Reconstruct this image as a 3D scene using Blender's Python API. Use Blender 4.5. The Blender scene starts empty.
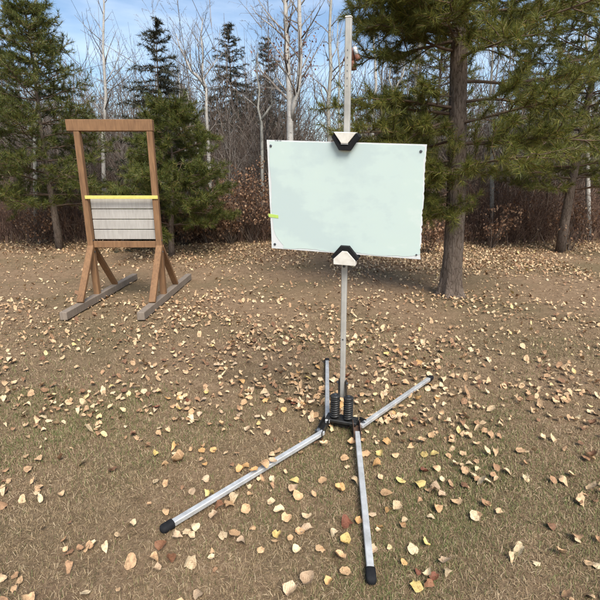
import bpy, math, random
import numpy as np
from math import sin, cos, radians, pi, sqrt, atan2
from mathutils import Vector, Matrix

# ------------------------------------------------------------------ camera, sky, sun, exposure
scene = bpy.context.scene
COL = scene.collection
CAM_H, PITCH, FPX = 1.60, radians(15.0), 433.0
cam_data = bpy.data.cameras.new('camera')
cam_data.sensor_width = 36.0
cam_data.lens = 36.0 * FPX / 600.0
cam_data.clip_start, cam_data.clip_end = 0.05, 2000
cam = bpy.data.objects.new('camera', cam_data); COL.objects.link(cam)
cam.location = (0, 0, CAM_H)
cam.rotation_euler = (pi / 2 - PITCH, 0, 0)
scene.camera = cam

SUN_EL, SUN_AZ = radians(50), radians(160)      # azimuth clockwise from +Y: behind the photographer, to the right
world = bpy.data.worlds.new('World'); scene.world = world
world.use_nodes = True
wn, wl = world.node_tree.nodes, world.node_tree.links
wn.clear()
w_out = wn.new('ShaderNodeOutputWorld'); w_bg = wn.new('ShaderNodeBackground')
w_sky = wn.new('ShaderNodeTexSky'); w_sky.sky_type = 'NISHITA'; w_sky.sun_disc = False
w_sky.sun_elevation = SUN_EL; w_sky.sun_rotation = SUN_AZ
w_sky.air_density = 1.15; w_sky.dust_density = 0.6; w_sky.ozone_density = 2.2
w_tc = wn.new('ShaderNodeTexCoord'); w_map = wn.new('ShaderNodeMapping')
w_map.inputs['Scale'].default_value = (1.6, 1.6, 7.0); w_map.inputs['Rotation'].default_value = (0.12, -0.1, 0.4)
w_noise = wn.new('ShaderNodeTexNoise'); w_noise.inputs['Scale'].default_value = 1.5
w_noise.inputs['Detail'].default_value = 7; w_noise.inputs['Roughness'].default_value = 0.55
w_ramp = wn.new('ShaderNodeValToRGB')
w_ramp.color_ramp.elements[0].position = 0.46; w_ramp.color_ramp.elements[0].color = (0, 0, 0, 1)
w_ramp.color_ramp.elements[1].position = 0.74; w_ramp.color_ramp.elements[1].color = (0.45, 0.45, 0.45, 1)
w_mix = wn.new('ShaderNodeMixRGB'); w_mix.inputs[2].default_value = (7.6, 8.2, 9.0, 1)
wl.new(w_tc.outputs['Generated'], w_map.inputs[0]); wl.new(w_map.outputs[0], w_noise.inputs['Vector'])
wl.new(w_noise.outputs['Fac'], w_ramp.inputs[0]); wl.new(w_ramp.outputs[0], w_mix.inputs[0])
wl.new(w_sky.outputs[0], w_mix.inputs[1]); wl.new(w_mix.outputs[0], w_bg.inputs[0])
w_bg.inputs[1].default_value = 0.10
wl.new(w_bg.outputs[0], w_out.inputs[0])

sun_data = bpy.data.lights.new('sun', 'SUN')
sun_data.energy = 3.6; sun_data.angle = radians(32); sun_data.color = (1.0, 0.955, 0.88)
sun = bpy.data.objects.new('sun', sun_data); COL.objects.link(sun)
sd = Vector((sin(SUN_AZ) * cos(SUN_EL), cos(SUN_AZ) * cos(SUN_EL), sin(SUN_EL)))
sun.rotation_euler = sd.to_track_quat('Z', 'Y').to_euler()

vs = scene.view_settings
vs.view_transform = 'Standard'; vs.look = 'None'; vs.gamma = 1.0; vs.use_curve_mapping = False
vs.exposure = 0.85
scene.cycles.use_adaptive_sampling = True; scene.cycles.adaptive_threshold = .03; scene.cycles.glossy_bounces = 1; scene.cycles.max_bounces = 3; scene.cycles.diffuse_bounces = 2; scene.cycles.transparent_max_bounces = 6

# ------------------------------------------------------------------ helpers
RNG = np.random.default_rng(11); random.seed(5)
def at(px, py, Y):
    """point at world depth Y seen at photo pixel px,py (600 px frame)"""
    u, v = (px - 300) / FPX, -(py - 300) / FPX
    d = np.array([u, cos(PITCH) + v * sin(PITCH), -sin(PITCH) + v * cos(PITCH)])
    return d * (Y / d[1]) + np.array([0, 0, CAM_H])
def on_ground(px, py, z=0.0):
    u, v = (px - 300) / FPX, -(py - 300) / FPX
    d = np.array([u, cos(PITCH) + v * sin(PITCH), -sin(PITCH) + v * cos(PITCH)])
    return d * ((z - CAM_H) / d[2]) + np.array([0, 0, CAM_H])
def pix(P):
    P = np.asarray(P, float) - np.array([0, 0, CAM_H])
    dep = P[..., 1] * cos(PITCH) - P[..., 2] * sin(PITCH)
    up = P[..., 1] * sin(PITCH) + P[..., 2] * cos(PITCH)
    dep = np.where(dep > .05, dep, .05)
    return 300 + FPX * P[..., 0] / dep, 300 - FPX * up / dep
def gz(x, y):
    x = np.asarray(x, float); y = np.asarray(y, float)
    far = np.clip((y - 8) / 6, 0, 1)
    base = 0.022 * np.clip(y - 9, 0, 40)
    und = 0.05 * far * (np.sin(x * 1.3 + .7) * np.sin(y * .9 + .3) + .5 * np.sin(x * 2.7 + y * 1.9))
    fine = 0.006 * (np.sin(x * 7.1 + 1.3 * y) * np.sin(y * 6.3 - .8 * x) - 1.0)
    fine = fine + 0.0045 * (np.sin(x * 23 + 4 * np.sin(y * 5.1)) * np.sin(y * 26 + 3 * np.sin(x * 6.3)) - .6) + .0022 * np.sin(x * 61 + 5 * np.sin(y * 17)) * np.sin(y * 57 + 4 * np.sin(x * 13))
    return base + und + fine

def link(o, parent=None):
    COL.objects.link(o)
    if parent is not None: o.parent = parent
    return o
def tag(o, label=None, cat=None, group=None, kind=None):
    if label: o['label'] = label
    if cat: o['category'] = cat
    if group: o['group'] = group
    if kind: o['kind'] = kind
    return o
def thing(name, label, cat, loc=(0, 0, 0), group=None):
    o = bpy.data.objects.new(name, None); o.empty_display_size = .1
    o.location = tuple(float(v) for v in loc)
    link(o); return tag(o, label, cat, group)
def mesh_arrays(name, V, F, smooth=False):
    """V (n,3); F (m,k) all faces of k corners"""
    me = bpy.data.meshes.new(name)
    V = np.ascontiguousarray(V, dtype=np.float32); F = np.ascontiguousarray(F, dtype=np.int32)
    me.vertices.add(len(V)); me.vertices.foreach_set('co', V.ravel())
    k = F.shape[1]
    me.loops.add(F.size); me.loops.foreach_set('vertex_index', F.ravel())
    me.polygons.add(len(F)); me.polygons.foreach_set('loop_start', np.arange(0, F.size, k, dtype=np.int32))
    if smooth: me.polygons.foreach_set('use_smooth', np.ones(len(F), dtype=bool))
    me.update(calc_edges=True); me.validate()
    return me
def put(name, me, m, parent=None, loc=(0, 0, 0)):
    o = bpy.data.objects.new(name, me)
    if m is not None and len(me.materials) == 0: me.materials.append(m)
    o.location = tuple(float(v) for v in loc)
    return link(o, parent)

class MB:
    def __init__(s): s.v, s.f = [], []
    def add(s, V, F):
        b = len(s.v); s.v += [tuple(float(c) for c in v) for v in V]; s.f += [tuple(i + b for i in f) for f in F]; return s
    def box(s, c, size, M=None, ch=0.0):
        """box with chamfered vertical-ish edges"""
        hx, hy, hz = [q / 2 for q in size]
        e = min(ch, hx * .8, hy * .8, hz * .8)
        M = M or Matrix.Identity(3); c = Vector(c)
        if e <= 0:
            V = [(x, y, z) for z in (-hz, hz) for x, y in ((-hx, -hy), (hx, -hy), (hx, hy), (-hx, hy))]
            F = [(3, 2, 1, 0), (4, 5, 6, 7)] + [(i, (i + 1) % 4, (i + 1) % 4 + 4, i + 4) for i in range(4)]
        else:
            def ring(ax, ay, z):
                return [(-ax + e, -ay, z), (ax - e, -ay, z), (ax, -ay + e, z), (ax, ay - e, z), (ax - e, ay, z), (-ax + e, ay, z), (-ax, ay - e, z), (-ax, -ay + e, z)]
            def ringin(z): return [(x * (hx - e) / hx, y * (hy - e) / hy, z) for x, y, _ in ring(hx, hy, z)]
            V = ringin(-hz) + ring(hx, hy, -hz + e) + ring(hx, hy, hz - e) + ringin(hz)
            F = [tuple(range(7, -1, -1)), tuple(range(24, 32))]
            for k in range(3): F += [(k * 8 + i, k * 8 + (i + 1) % 8, k * 8 + 8 + (i + 1) % 8, k * 8 + 8 + i) for i in range(8)]
        return s.add([c + M @ Vector(v) for v in V], F)
    def beam(s, a, b, w, d, up=(0, 0, 1), ch=.004):
        """rectangular bar from a to b; w across, d along the up-ish side"""
        a, b = Vector(a), Vector(b); z = (b - a); L = z.length; z.normalize()
        x = Vector(up).cross(z); x.normalize(); y = z.cross(x)
        return s.box((a + b) / 2, (w, d, L), Matrix((x, y, z)).transposed(), ch)
    def tube(s, P, R, n=10, cap=True):
        P = [Vector(p) for p in P]; base = len(s.v); prev = None
        for i, p in enumerate(P):
            t = (P[min(i + 1, len(P) - 1)] - P[max(i - 1, 0)]).normalized()
            if prev is None:
                a = Vector((1, 0, 0)) if abs(t.x) < .8 else Vector((0, 1, 0))
                u = t.cross(a).normalized()
            else: u = (prev - t * prev.dot(t)).normalized()
            prev = u; w = t.cross(u)
            r = R[i] if hasattr(R, '__len__') else R
            for k in range(n):
                q = p + (u * cos(2 * pi * k / n) + w * sin(2 * pi * k / n)) * r
                s.v.append(tuple(q))
        for i in range(len(P) - 1):
            for k in range(n):
                a, b = base + i * n + k, base + i * n + (k + 1) % n
                s.f.append((a, b, b + n, a + n))
        if cap:
            s.f.append(tuple(base + k for k in range(n - 1, -1, -1)))
            e = base + (len(P) - 1) * n; s.f.append(tuple(e + k for k in range(n)))
        return s
    def prism(s, poly, y0, y1, fn):
        """poly of (x,z) extruded along local y; fn maps local (x,y,z) to scene"""
        n = len(poly)
        V = [fn((x, y0, z)) for x, z in poly] + [fn((x, y1, z)) for x, z in poly]
        F = [tuple(range(n)), tuple(range(2 * n - 1, n - 1, -1))] + [(i, i + n, (i + 1) % n + n, (i + 1) % n) for i in range(n)]
        return s.add(V, F)
    def mesh(s, name, smooth=False):
        me = bpy.data.meshes.new(name); me.from_pydata(s.v, [], s.f)
        if smooth:
            for p in me.polygons: p.use_smooth = True
        me.update(); return me
    def build(s, name, m, parent=None, smooth=False, loc=(0, 0, 0), bevel=0):
        if parent is not None:       # vertices were given in scene coordinates: move them to the parent's frame
            pl = parent.location if parent.parent is None else parent.parent.location + parent.location
            s.v = [(x - pl[0], y - pl[1], z - pl[2]) for x, y, z in s.v]
        o = put(name, s.mesh(name, smooth), m, parent, loc)
        if bevel:
            bv = o.modifiers.new('bevel', 'BEVEL'); bv.width = bevel; bv.segments = 2; bv.limit_method = 'ANGLE'
        return o

def segs_mesh(name, S, n=3):
    """S: (m,8) p0 p1 r0 r1 -> many thin tapered sticks"""
    S = np.asarray(S, float); m = len(S)
    p0, p1, r0, r1 = S[:, 0:3], S[:, 3:6], S[:, 6], S[:, 7]
    t = p1 - p0; t /= np.maximum(np.linalg.norm(t, axis=1, keepdims=True), 1e-9)
    a = np.where(np.abs(t[:, 2:3]) < .8, np.array([[0, 0, 1.]]), np.array([[1., 0, 0]]))
    u = np.cross(t, a); u /= np.linalg.norm(u, axis=1, keepdims=True); w = np.cross(t, u)
    V = np.zeros((m, 2 * n, 3)); F = np.zeros((m, n, 4), int)
    for k in range(n):
        dr = u * cos(2 * pi * k / n) + w * sin(2 * pi * k / n)
        V[:, k] = p0 + dr * r0[:, None]; V[:, n + k] = p1 + dr * r1[:, None]
        F[:, k] = [k, (k + 1) % n, n + (k + 1) % n, n + k]
    F += (np.arange(m) * 2 * n)[:, None, None]
    return mesh_arrays(name, V.reshape(-1, 3), F.reshape(-1, 4), smooth=True)

# ------------------------------------------------------------------ materials
def new_mat(name):
    m = bpy.data.materials.new(name); m.use_nodes = True
    nt = m.node_tree; b = nt.nodes['Principled BSDF']
    return m, nt, b
def ramp(nt, stops, interp='LINEAR'):
    r = nt.nodes.new('ShaderNodeValToRGB'); cr = r.color_ramp; cr.interpolation = interp
    while len(cr.elements) < len(stops): cr.elements.new(.5)
    for e, (p, c) in zip(cr.elements, stops): e.position = p; e.color = (*c, 1)
    return r
def noise(nt, scale, detail=5, rough=.6, vec=None):
    n = nt.nodes.new('ShaderNodeTexNoise'); n.inputs['Scale'].default_value = scale
    n.inputs['Detail'].default_value = detail; n.inputs['Roughness'].default_value = rough
    if vec is not None: nt.links.new(vec, n.inputs['Vector'])
    return n
def coords(nt, scale=(1, 1, 1), kind='Object'):
    tc = nt.nodes.new('ShaderNodeTexCoord'); mp = nt.nodes.new('ShaderNodeMapping')
    mp.inputs['Scale'].default_value = scale; nt.links.new(tc.outputs[kind], mp.inputs[0]); return mp.outputs[0]
def mixc(nt, fac, a, b, mode='MIX'):
    m = nt.nodes.new('ShaderNodeMixRGB'); m.blend_type = mode
    for i, q in ((0, fac), (1, a), (2, b)):
        if isinstance(q, (int, float)): m.inputs[i].default_value = q
        elif isinstance(q, tuple): m.inputs[i].default_value = (*q, 1)
        else: nt.links.new(q, m.inputs[i])
    return m.outputs[0]
def bump(nt, b, h, strength=.3, dist=.01):
    bp = nt.nodes.new('ShaderNodeBump'); bp.inputs['Strength'].default_value = strength; bp.inputs['Distance'].default_value = dist
    nt.links.new(h, bp.inputs['Height']); nt.links.new(bp.outputs[0], b.inputs['Normal'])
def mat_plain(name, c0, c1, scale=20, rough=.6, metal=0, stretch=(1, 1, 1), bs=.15, bd=.003):
    m, nt, b = new_mat(name); v = coords(nt, stretch); n = noise(nt, scale, 6, .65, v)
    r = ramp(nt, [(.3, c0), (.7, c1)]); nt.links.new(n.outputs['Fac'], r.inputs[0]); nt.links.new(r.outputs[0], b.inputs['Base Color'])
    b.inputs['Roughness'].default_value = rough; b.inputs['Metallic'].default_value = metal
    bump(nt, b, n.outputs['Fac'], bs, bd); return m
def mat_random(name, stops, rough=.7, source='island', transl=0.0, nscale=0, namt=.35, interp='LINEAR', spec=.3):
    """each piece takes one colour of the ramp; a fine noise mottles it"""
    m, nt, b = new_mat(name)
    if source == 'island': src = nt.nodes.new('ShaderNodeNewGeometry').outputs['Random Per Island']
    else: src = nt.nodes.new('ShaderNodeObjectInfo').outputs['Random']
    r = ramp(nt, stops, interp); nt.links.new(src, r.inputs[0]); col = r.outputs[0]
    if nscale:
        n = noise(nt, nscale, 4, .6, coords(nt)); k = ramp(nt, [(.3, (1 - namt,) * 3), (.7, (1 + namt * .4,) * 3)])
        nt.links.new(n.outputs['Fac'], k.inputs[0]); col = mixc(nt, 1.0, col, k.outputs[0], 'MULTIPLY')
    nt.links.new(col, b.inputs['Base Color']); b.inputs['Roughness'].default_value = rough
    b.inputs['Specular IOR Level'].default_value = spec
    if transl:
        t = nt.nodes.new('ShaderNodeBsdfTranslucent'); nt.links.new(col, t.inputs[0])
        mx = nt.nodes.new('ShaderNodeMixShader'); mx.inputs[0].default_value = transl
        out = nt.nodes['Material Output']
        nt.links.new(b.outputs[0], mx.inputs[1]); nt.links.new(t.outputs[0], mx.inputs[2]); nt.links.new(mx.outputs[0], out.inputs[0])
    return m

def mat_ground():
    m, nt, b = new_mat('dry_lawn_soil'); v = coords(nt)
    n1 = noise(nt, .55, 5, .6, v); n2 = noise(nt, 9, 8, .75, v); n3 = noise(nt, 70, 6, .8, v)
    soil = ramp(nt, [(.32, (.076, .049, .028)), (.48, (.212, .139, .082)), (.66, (.395, .275, .167))])
    nt.links.new(mixc(nt, .62, n2.outputs['Fac'], n3.outputs['Fac']), soil.inputs[0])
    olive = ramp(nt, [(.36, (.05, .042, .020)), (.64, (.21, .165, .088))]); nt.links.new(n3.outputs['Fac'], olive.inputs[0])
    pm = ramp(nt, [(.45, (0, 0, 0)), (.62, (.6, .6, .6))]); nt.links.new(n1.outputs['Fac'], pm.inputs[0])
    c = mixc(nt, pm.outputs[0], soil.outputs[0], olive.outputs[0])
    nt.links.new(c, b.inputs['Base Color']); b.inputs['Roughness'].default_value = .95; b.inputs['Specular IOR Level'].default_value = .1
    bump(nt, b, mixc(nt, .5, n2.outputs['Fac'], n3.outputs['Fac']), .9, .03); return m
def mat_birch(name, pale=(.46, .43, .385), dark=(.05, .042, .035)):
    m, nt, b = new_mat(name); v = coords(nt, (6, 6, 34)); n = noise(nt, 1.0, 4, .7, v)
    v2 = coords(nt, (2, 2, 2.2)); n2 = noise(nt, 2.0, 5, .6, v2)
    base = ramp(nt, [(.3, tuple(x * .62 for x in pale)), (.65, pale)]); nt.links.new(n2.outputs['Fac'], base.inputs[0])
    k = ramp(nt, [(.33, (1, 1, 1)), (.40, (0, 0, 0))]); nt.links.new(n.outputs['Fac'], k.inputs[0])
    c = mixc(nt, k.outputs[0], base.outputs[0], dark); nt.links.new(c, b.inputs['Base Color'])
    b.inputs['Roughness'].default_value = .8; bump(nt, b, n.outputs['Fac'], .3, .006); return m
def mat_pine_bark():
    m, nt, b = new_mat('pine_bark'); v = coords(nt, (1, 1, .22)); w = noise(nt, 9, 4, .6, v)
    wv = nt.nodes.new('ShaderNodeVectorMath'); wv.operation = 'MULTIPLY_ADD'; nt.links.new(w.outputs['Color'], wv.inputs[0]); wv.inputs[1].default_value = (.10, .10, .10); nt.links.new(v, wv.inputs[2])
    vo = nt.nodes.new('ShaderNodeTexVoronoi'); vo.feature = 'DISTANCE_TO_EDGE'; vo.inputs['Scale'].default_value = 30; nt.links.new(wv.outputs[0], vo.inputs['Vector'])
    n = noise(nt, 30, 8, .75, coords(nt, (1, 1, .35))); n2 = noise(nt, 3, 4, .6, coords(nt))
    c = ramp(nt, [(.3, (.085, .064, .05)), (.55, (.16, .122, .095)), (.75, (.25, .20, .165))]); nt.links.new(mixc(nt, .4, n.outputs['Fac'], n2.outputs['Fac']), c.inputs[0])
    k = ramp(nt, [(0, (.42, .38, .35)), (.10, (1, 1, 1))]); nt.links.new(vo.outputs['Distance'], k.inputs[0])
    nt.links.new(mixc(nt, 1.0, c.outputs[0], k.outputs[0], 'MULTIPLY'), b.inputs['Base Color'])
    b.inputs['Roughness'].default_value = .95; b.inputs['Specular IOR Level'].default_value = .15
    bump(nt, b, mixc(nt, .55, vo.outputs['Distance'], n.outputs['Fac']), .9, .035); return m
def mat_board_film():
    m, nt, b = new_mat('frosted_mint_film'); v = coords(nt)
    n = noise(nt, 2.3, 6, .55, v); n2 = noise(nt, 7, 5, .6, coords(nt, (1, 1, 2.4)))
    w = mixc(nt, .22, n.outputs['Fac'], n2.outputs['Fac'])
    r = ramp(nt, [(.44, (.505, .597, .57)), (.485, (.535, .63, .588)), (.50, (.55, .648, .60)), (.58, (.556, .655, .597)), (.61, (.59, .675, .62))])
    nt.links.new(w, r.inputs[0]); nt.links.new(r.outputs[0], b.inputs['Base Color'])
    b.inputs['Roughness'].default_value = .42; b.inputs['Specular IOR Level'].default_value = .35
    bump(nt, b, n2.outputs['Fac'], .08, .004); return m
def mat_wood(name, c0, c1, rough=.8):
    m, nt, b = new_mat(name); n = noise(nt, 5, 6, .6, coords(nt, (9, 9, 1.2))); n2 = noise(nt, 3, 3, .5, coords(nt))
    r = ramp(nt, [(.28, c0), (.72, c1)]); nt.links.new(mixc(nt, .35, n.outputs['Fac'], n2.outputs['Fac']), r.inputs[0])
    nt.links.new(r.outputs[0], b.inputs['Base Color']); b.inputs['Roughness'].default_value = rough
    bump(nt, b, n.outputs['Fac'], .35, .004); return m

M = {}
M['ground'] = mat_ground()
M['birch'] = mat_birch('white_birch_bark')
M['aspen'] = mat_birch('grey_aspen_bark', (.36, .34, .29), (.06, .05, .04))
M['sapling'] = mat_plain('sapling_bark', (.07, .053, .043), (.18, .147, .12), 9, .9)
M['twig'] = mat_random('twig_bark', [(0, (.05, .037, .03)), (.6, (.10, .078, .063)), (1, (.20, .168, .14))], .9)
M['pale_twig'] = mat_random('pale_twig_bark', [(0, (.095, .075, .062)), (.6, (.20, .17, .145)), (1, (.36, .325, .285))], .9)
M['brush'] = mat_random('brush_stems', [(0, (.04, .027, .02)), (.5, (.095, .064, .047)), (.85, (.19, .14, .105)), (1, (.30, .25, .205))], .9)
M['red_brush'] = mat_random('red_brush_stems', [(0, (.055, .03, .022)), (.5, (.125, .07, .048)), (.85, (.205, .125, .085)), (1, (.31, .22, .16))], .9)
M['pine_bark'] = mat_pine_bark()
M['pine_limb'] = mat_plain('pine_limb_bark', (.065, .042, .028), (.15, .095, .06), 12, .9)
M['needles'] = mat_random('pine_needles', [(0, (.05, .066, .014)), (.45, (.125, .135, .026)), (.8, (.215, .21, .042)), (.95, (.29, .25, .06)), (1, (.28, .15, .05))], .5, transl=.32)
M['needles_dark'] = mat_random('spruce_needles', [(0, (.02, .024, .014)), (.6, (.042, .044, .023)), (1, (.085, .075, .045))], .6, transl=.15)
M['needles_left'] = mat_random('young_pine_needles', [(0, (.04, .058, .013)), (.5, (.098, .114, .023)), (.9, (.18, .18, .04)), (1, (.24, .16, .05))], .5, transl=.3)
M['dead_leaf'] = mat_random('hanging_dead_leaves', [(0, (.10, .05, .028)), (.4, (.20, .105, .058)), (.8, (.31, .18, .105)), (1, (.42, .28, .17))], .8, transl=.2)
M['red_leaf'] = mat_random('hanging_red_leaves', [(0, (.10, .032, .022)), (.6, (.19, .062, .038)), (1, (.27, .14, .07))], .7, transl=.2)
M['grass'] = mat_random('dry_grass_blades', [(0, (.095, .078, .034)), (.25, (.175, .126, .062)), (.5, (.26, .18, .098)), (.8, (.35, .25, .142)), (1, (.51, .39, .245))], .85)
M['grass_green'] = mat_random('greenish_grass_blades', [(0, (.060, .078, .022)), (.5, (.118, .134, .040)), (1, (.20, .198, .078))], .8)
M['litter'] = mat_random('leaf_litter', [(0, (.16, .078, .042)), (.15, (.32, .18, .095)), (.38, (.47, .295, .16)), (.7, (.59, .40, .225)), (.94, (.67, .51, .31)), (1, (.64, .47, .19))], .75, nscale=75, namt=.5)
LEAFC = {'cream': (.69, .54, .34), 'tan': (.58, .38, .21), 'beige': (.54, .40, .265), 'yellow': (.66, .51, .20), 'orange': (.58, .35, .15), 'brown': (.26, .125, .065), 'red': (.22, .085, .05)}
def leaf_mat(n, c):
    """dry leaf: blotches, specks, browned veins; local space is one leaf length"""
    m, nt, b = new_mat('leaf_' + n); oi = nt.nodes.new('ShaderNodeObjectInfo'); tc = nt.nodes.new('ShaderNodeTexCoord')
    off = nt.nodes.new('ShaderNodeVectorMath'); off.operation = 'MULTIPLY_ADD'; nt.links.new(oi.outputs['Random'], off.inputs[0]); off.inputs[1].default_value = (37, 53, 71); nt.links.new(tc.outputs['Object'], off.inputs[2]); v = off.outputs[0]
    ns = noise(nt, 2.6, 5, .62, v); r = ramp(nt, [(.28, tuple(x * q for x, q in zip(c, (.55, .46, .40)))), (.47, c), (.75, tuple(min(.85, x * 1.12) for x in c))])
    nt.links.new(ns.outputs['Fac'], r.inputs[0])
    sp = noise(nt, 14, 3, .55, v); k = ramp(nt, [(.30, (.42, .33, .27)), (.38, (1, 1, 1))]); nt.links.new(sp.outputs['Fac'], k.inputs[0])
    col = mixc(nt, 1., r.outputs[0], k.outputs[0], 'MULTIPLY')
    sx = nt.nodes.new('ShaderNodeSeparateXYZ'); nt.links.new(tc.outputs['Object'], sx.inputs[0])
    ab = nt.nodes.new('ShaderNodeMath'); ab.operation = 'ABSOLUTE'; nt.links.new(sx.outputs[0], ab.inputs[0])
    ma = nt.nodes.new('ShaderNodeMath'); ma.operation = 'MULTIPLY_ADD'; nt.links.new(ab.outputs[0], ma.inputs[0]); ma.inputs[1].default_value = -.9; nt.links.new(sx.outputs[1], ma.inputs[2])
    mo = nt.nodes.new('ShaderNodeMath'); mo.operation = 'PINGPONG'; nt.links.new(ma.outputs[0], mo.inputs[0]); mo.inputs[1].default_value = .085
    mn = nt.nodes.new('ShaderNodeMath'); mn.operation = 'MINIMUM'; nt.links.new(mo.outputs[0], mn.inputs[0]); nt.links.new(ab.outputs[0], mn.inputs[1])
    vr = ramp(nt, [(.006, (.66, .58, .50)), (.02, (1, 1, 1))]); nt.links.new(mn.outputs[0], vr.inputs[0]); col = mixc(nt, .8, col, vr.outputs[0], 'MULTIPLY')
    q = ramp(nt, [(0, (.70, .66, .62)), (1, (1.1, 1.08, 1.05))]); nt.links.new(oi.outputs['Random'], q.inputs[0])
    col = mixc(nt, 1., col, q.outputs[0], 'MULTIPLY'); nt.links.new(col, b.inputs['Base Color'])
    b.inputs['Roughness'].default_value = .6; b.inputs['Specular IOR Level'].default_value = .3
    bump(nt, b, mixc(nt, .5, ns.outputs['Fac'], mn.outputs[0]), .35, .05); return m
for k, c in LEAFC.items(): M['leaf_' + k] = leaf_mat(k, c)
M['alu'] = mat_plain('brushed_aluminium', (.40, .395, .375), (.68, .675, .655), 14, .45, .45, (1, 1, 1), .05)
M['pole'] = mat_plain('dull_aluminium_pole', (.36, .345, .31), (.60, .575, .52), 6, .5, .3, (1, 1, 1), .05)
M['rubber'] = mat_plain('black_rubber', (.009, .009, .010), (.018, .018, .019), 40, .8)
M['rubber'].node_tree.nodes['Principled BSDF'].inputs['Specular IOR Level'].default_value = .15
M['steel_black'] = mat_plain('black_painted_steel', (.012, .012, .012), (.035, .033, .03), 25, .42, .2)
M['rust'] = mat_plain('rusty_steel', (.045, .035, .03), (.19, .10, .06), 30, .75, .3)
M['bolt'] = mat_plain('dark_zinc', (.06, .065, .075), (.14, .15, .165), 30, .45, .6)
M['clamp_white'] = mat_plain('weathered_white_plastic', (.60, .545, .46), (.78, .74, .66), 22, .6)
M['panel_white'] = mat_plain('white_acrylic', (.62, .63, .61), (.70, .705, .69), 12, .35)
M['film'] = mat_board_film()
M['tape'] = mat_plain('lime_tape', (.42, .60, .10), (.50, .66, .15), 30, .5)
M['ink'] = mat_plain('dark_print', (.03, .03, .035), (.09, .09, .1), 40, .6)
M['timber'] = mat_wood('stained_timber', (.105, .05, .021), (.27, .142, .062))
M['timber_grey'] = mat_wood('weathered_timber', (.13, .10, .075), (.26, .205, .155))
M['plank_pale'] = mat_wood('pale_grey_plank', (.27, .245, .215), (.42, .39, .35))
M['yellow'] = mat_plain('yellow_strap', (.50, .43, .10), (.62, .54, .15), 30, .5)
M['enamel'] = mat_plain('white_enamel', (.68, .70, .72), (.82, .83, .84), 20, .3)
M['copper'] = mat_plain('rust_brown_enamel', (.19, .065, .035), (.31, .12, .07), 20, .45)

# ------------------------------------------------------------------ ground
def build_ground():
    xs = np.concatenate([np.array([-220, -120, -60, -40]), np.linspace(-30, -4.5, 52), np.linspace(-4.4, 4.4, 220), np.linspace(4.5, 30, 52), np.array([40, 60, 120, 220])])
    ys = np.concatenate([np.array([-60, -20, -8]), np.linspace(-3, .5, 15), np.linspace(.55, 6, 130), np.linspace(6.1, 12, 61)[:-1], np.linspace(12, 45, 67), np.array([60, 100, 180, 300])])
    X, Y = np.meshgrid(xs, ys); V = np.stack([X, Y, gz(X, Y)], -1).reshape(-1, 3)
    nx, ny = len(xs), len(ys); i, j = np.meshgrid(np.arange(nx - 1), np.arange(ny - 1)); a = (j * nx + i).ravel()
    F = np.stack([a, a + 1, a + 1 + nx, a + nx], 1)
    tag(put('ground', mesh_arrays('ground', V, F, True), M['ground']), kind='structure')
build_ground()

# ------------------------------------------------------------------ plant generators
def rand_perp(rng, d):
    r = rng.normal(size=3); r -= d * r.dot(d); return r / max(np.linalg.norm(r), 1e-6)
def nrm(v): return v / max(np.linalg.norm(v), 1e-9)
def grow(rng, p, d, L, r, level, out, tips, step=.22, bend=.18, upw=.10, kids=(1.15, 1.1), ang=.75, shrink=.55, minr=.0022, first=.25):
    """one limb with its side twigs, appended to out as sticks"""
    n = max(2, int(L / step)); s = L / n; q = p.copy(); acc = rng.random()
    for i in range(n):
        d = nrm(d + rng.normal(size=3) * bend + np.array([0, 0, upw]))
        f0, f1 = i / n, (i + 1) / n
        ra, rb = max(minr, r * (1 - .8 * f0)), max(minr * .8, r * (1 - .8 * f1))
        e = q + d * s; out.append((*q, *e, ra, rb)); q = e
        if level > 0 and f1 > first:
            acc += kids[0] if level > 1 else kids[1]
            while acc > 1:
                acc -= 1
                cd = nrm(d * cos(ang) + rand_perp(rng, d) * sin(ang) * (0.7 + .6 * rng.random()))
                grow(rng, q - d * s * rng.random(), cd, L * shrink * (1 - .6 * f1) * (.6 + .7 * rng.random()), max(minr, rb * .62), level - 1, out, tips, step * .8, bend * 1.15, upw * .8, kids, ang, shrink, minr, .12)
    tips.append((q, d))
def trunk_curve(rng, H, lean=(0, 0), wob=.06, n=9):
    P = []; ph = rng.random(4) * 6.28
    for i in range(n + 1):
        f = i / n
        P.append(np.array([lean[0] * f + wob * (sin(ph[0] + 3.3 * f) - sin(ph[0])) + wob * .5 * (sin(ph[1] + 8 * f) - sin(ph[1])),
                           lean[1] * f + wob * (sin(ph[2] + 3.1 * f) - sin(ph[2])), H * f]))
    return P
def interp(P, f):
    x = f * (len(P) - 1); i = min(int(x), len(P) - 2); return P[i] + (P[i + 1] - P[i]) * (x - i)
def leaf_quads(rng, pos, size, droop=.6):
    n = len(pos); a = rng.random(n) * 2 * pi
    d = np.stack([np.cos(a), np.sin(a), -droop - rng.random(n)], 1); d /= np.linalg.norm(d, axis=1, keepdims=True)
    u = np.cross(d, rng.normal(size=(n, 3))); u /= np.linalg.norm(u, axis=1, keepdims=True); nn = np.cross(d, u)
    s = size * (.6 + .8 * rng.random((n, 1)))
    V = np.stack([pos, pos + d * s * .45 + u * s * .36 + nn * s * .12, pos + d * s, pos + d * s * .45 - u * s * .36 + nn * s * .12], 1)
    F = np.array([[0, 1, 2], [0, 2, 3]]) + (np.arange(n) * 4)[:, None, None]
    return V.reshape(-1, 3), F.reshape(-1, 3)

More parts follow.
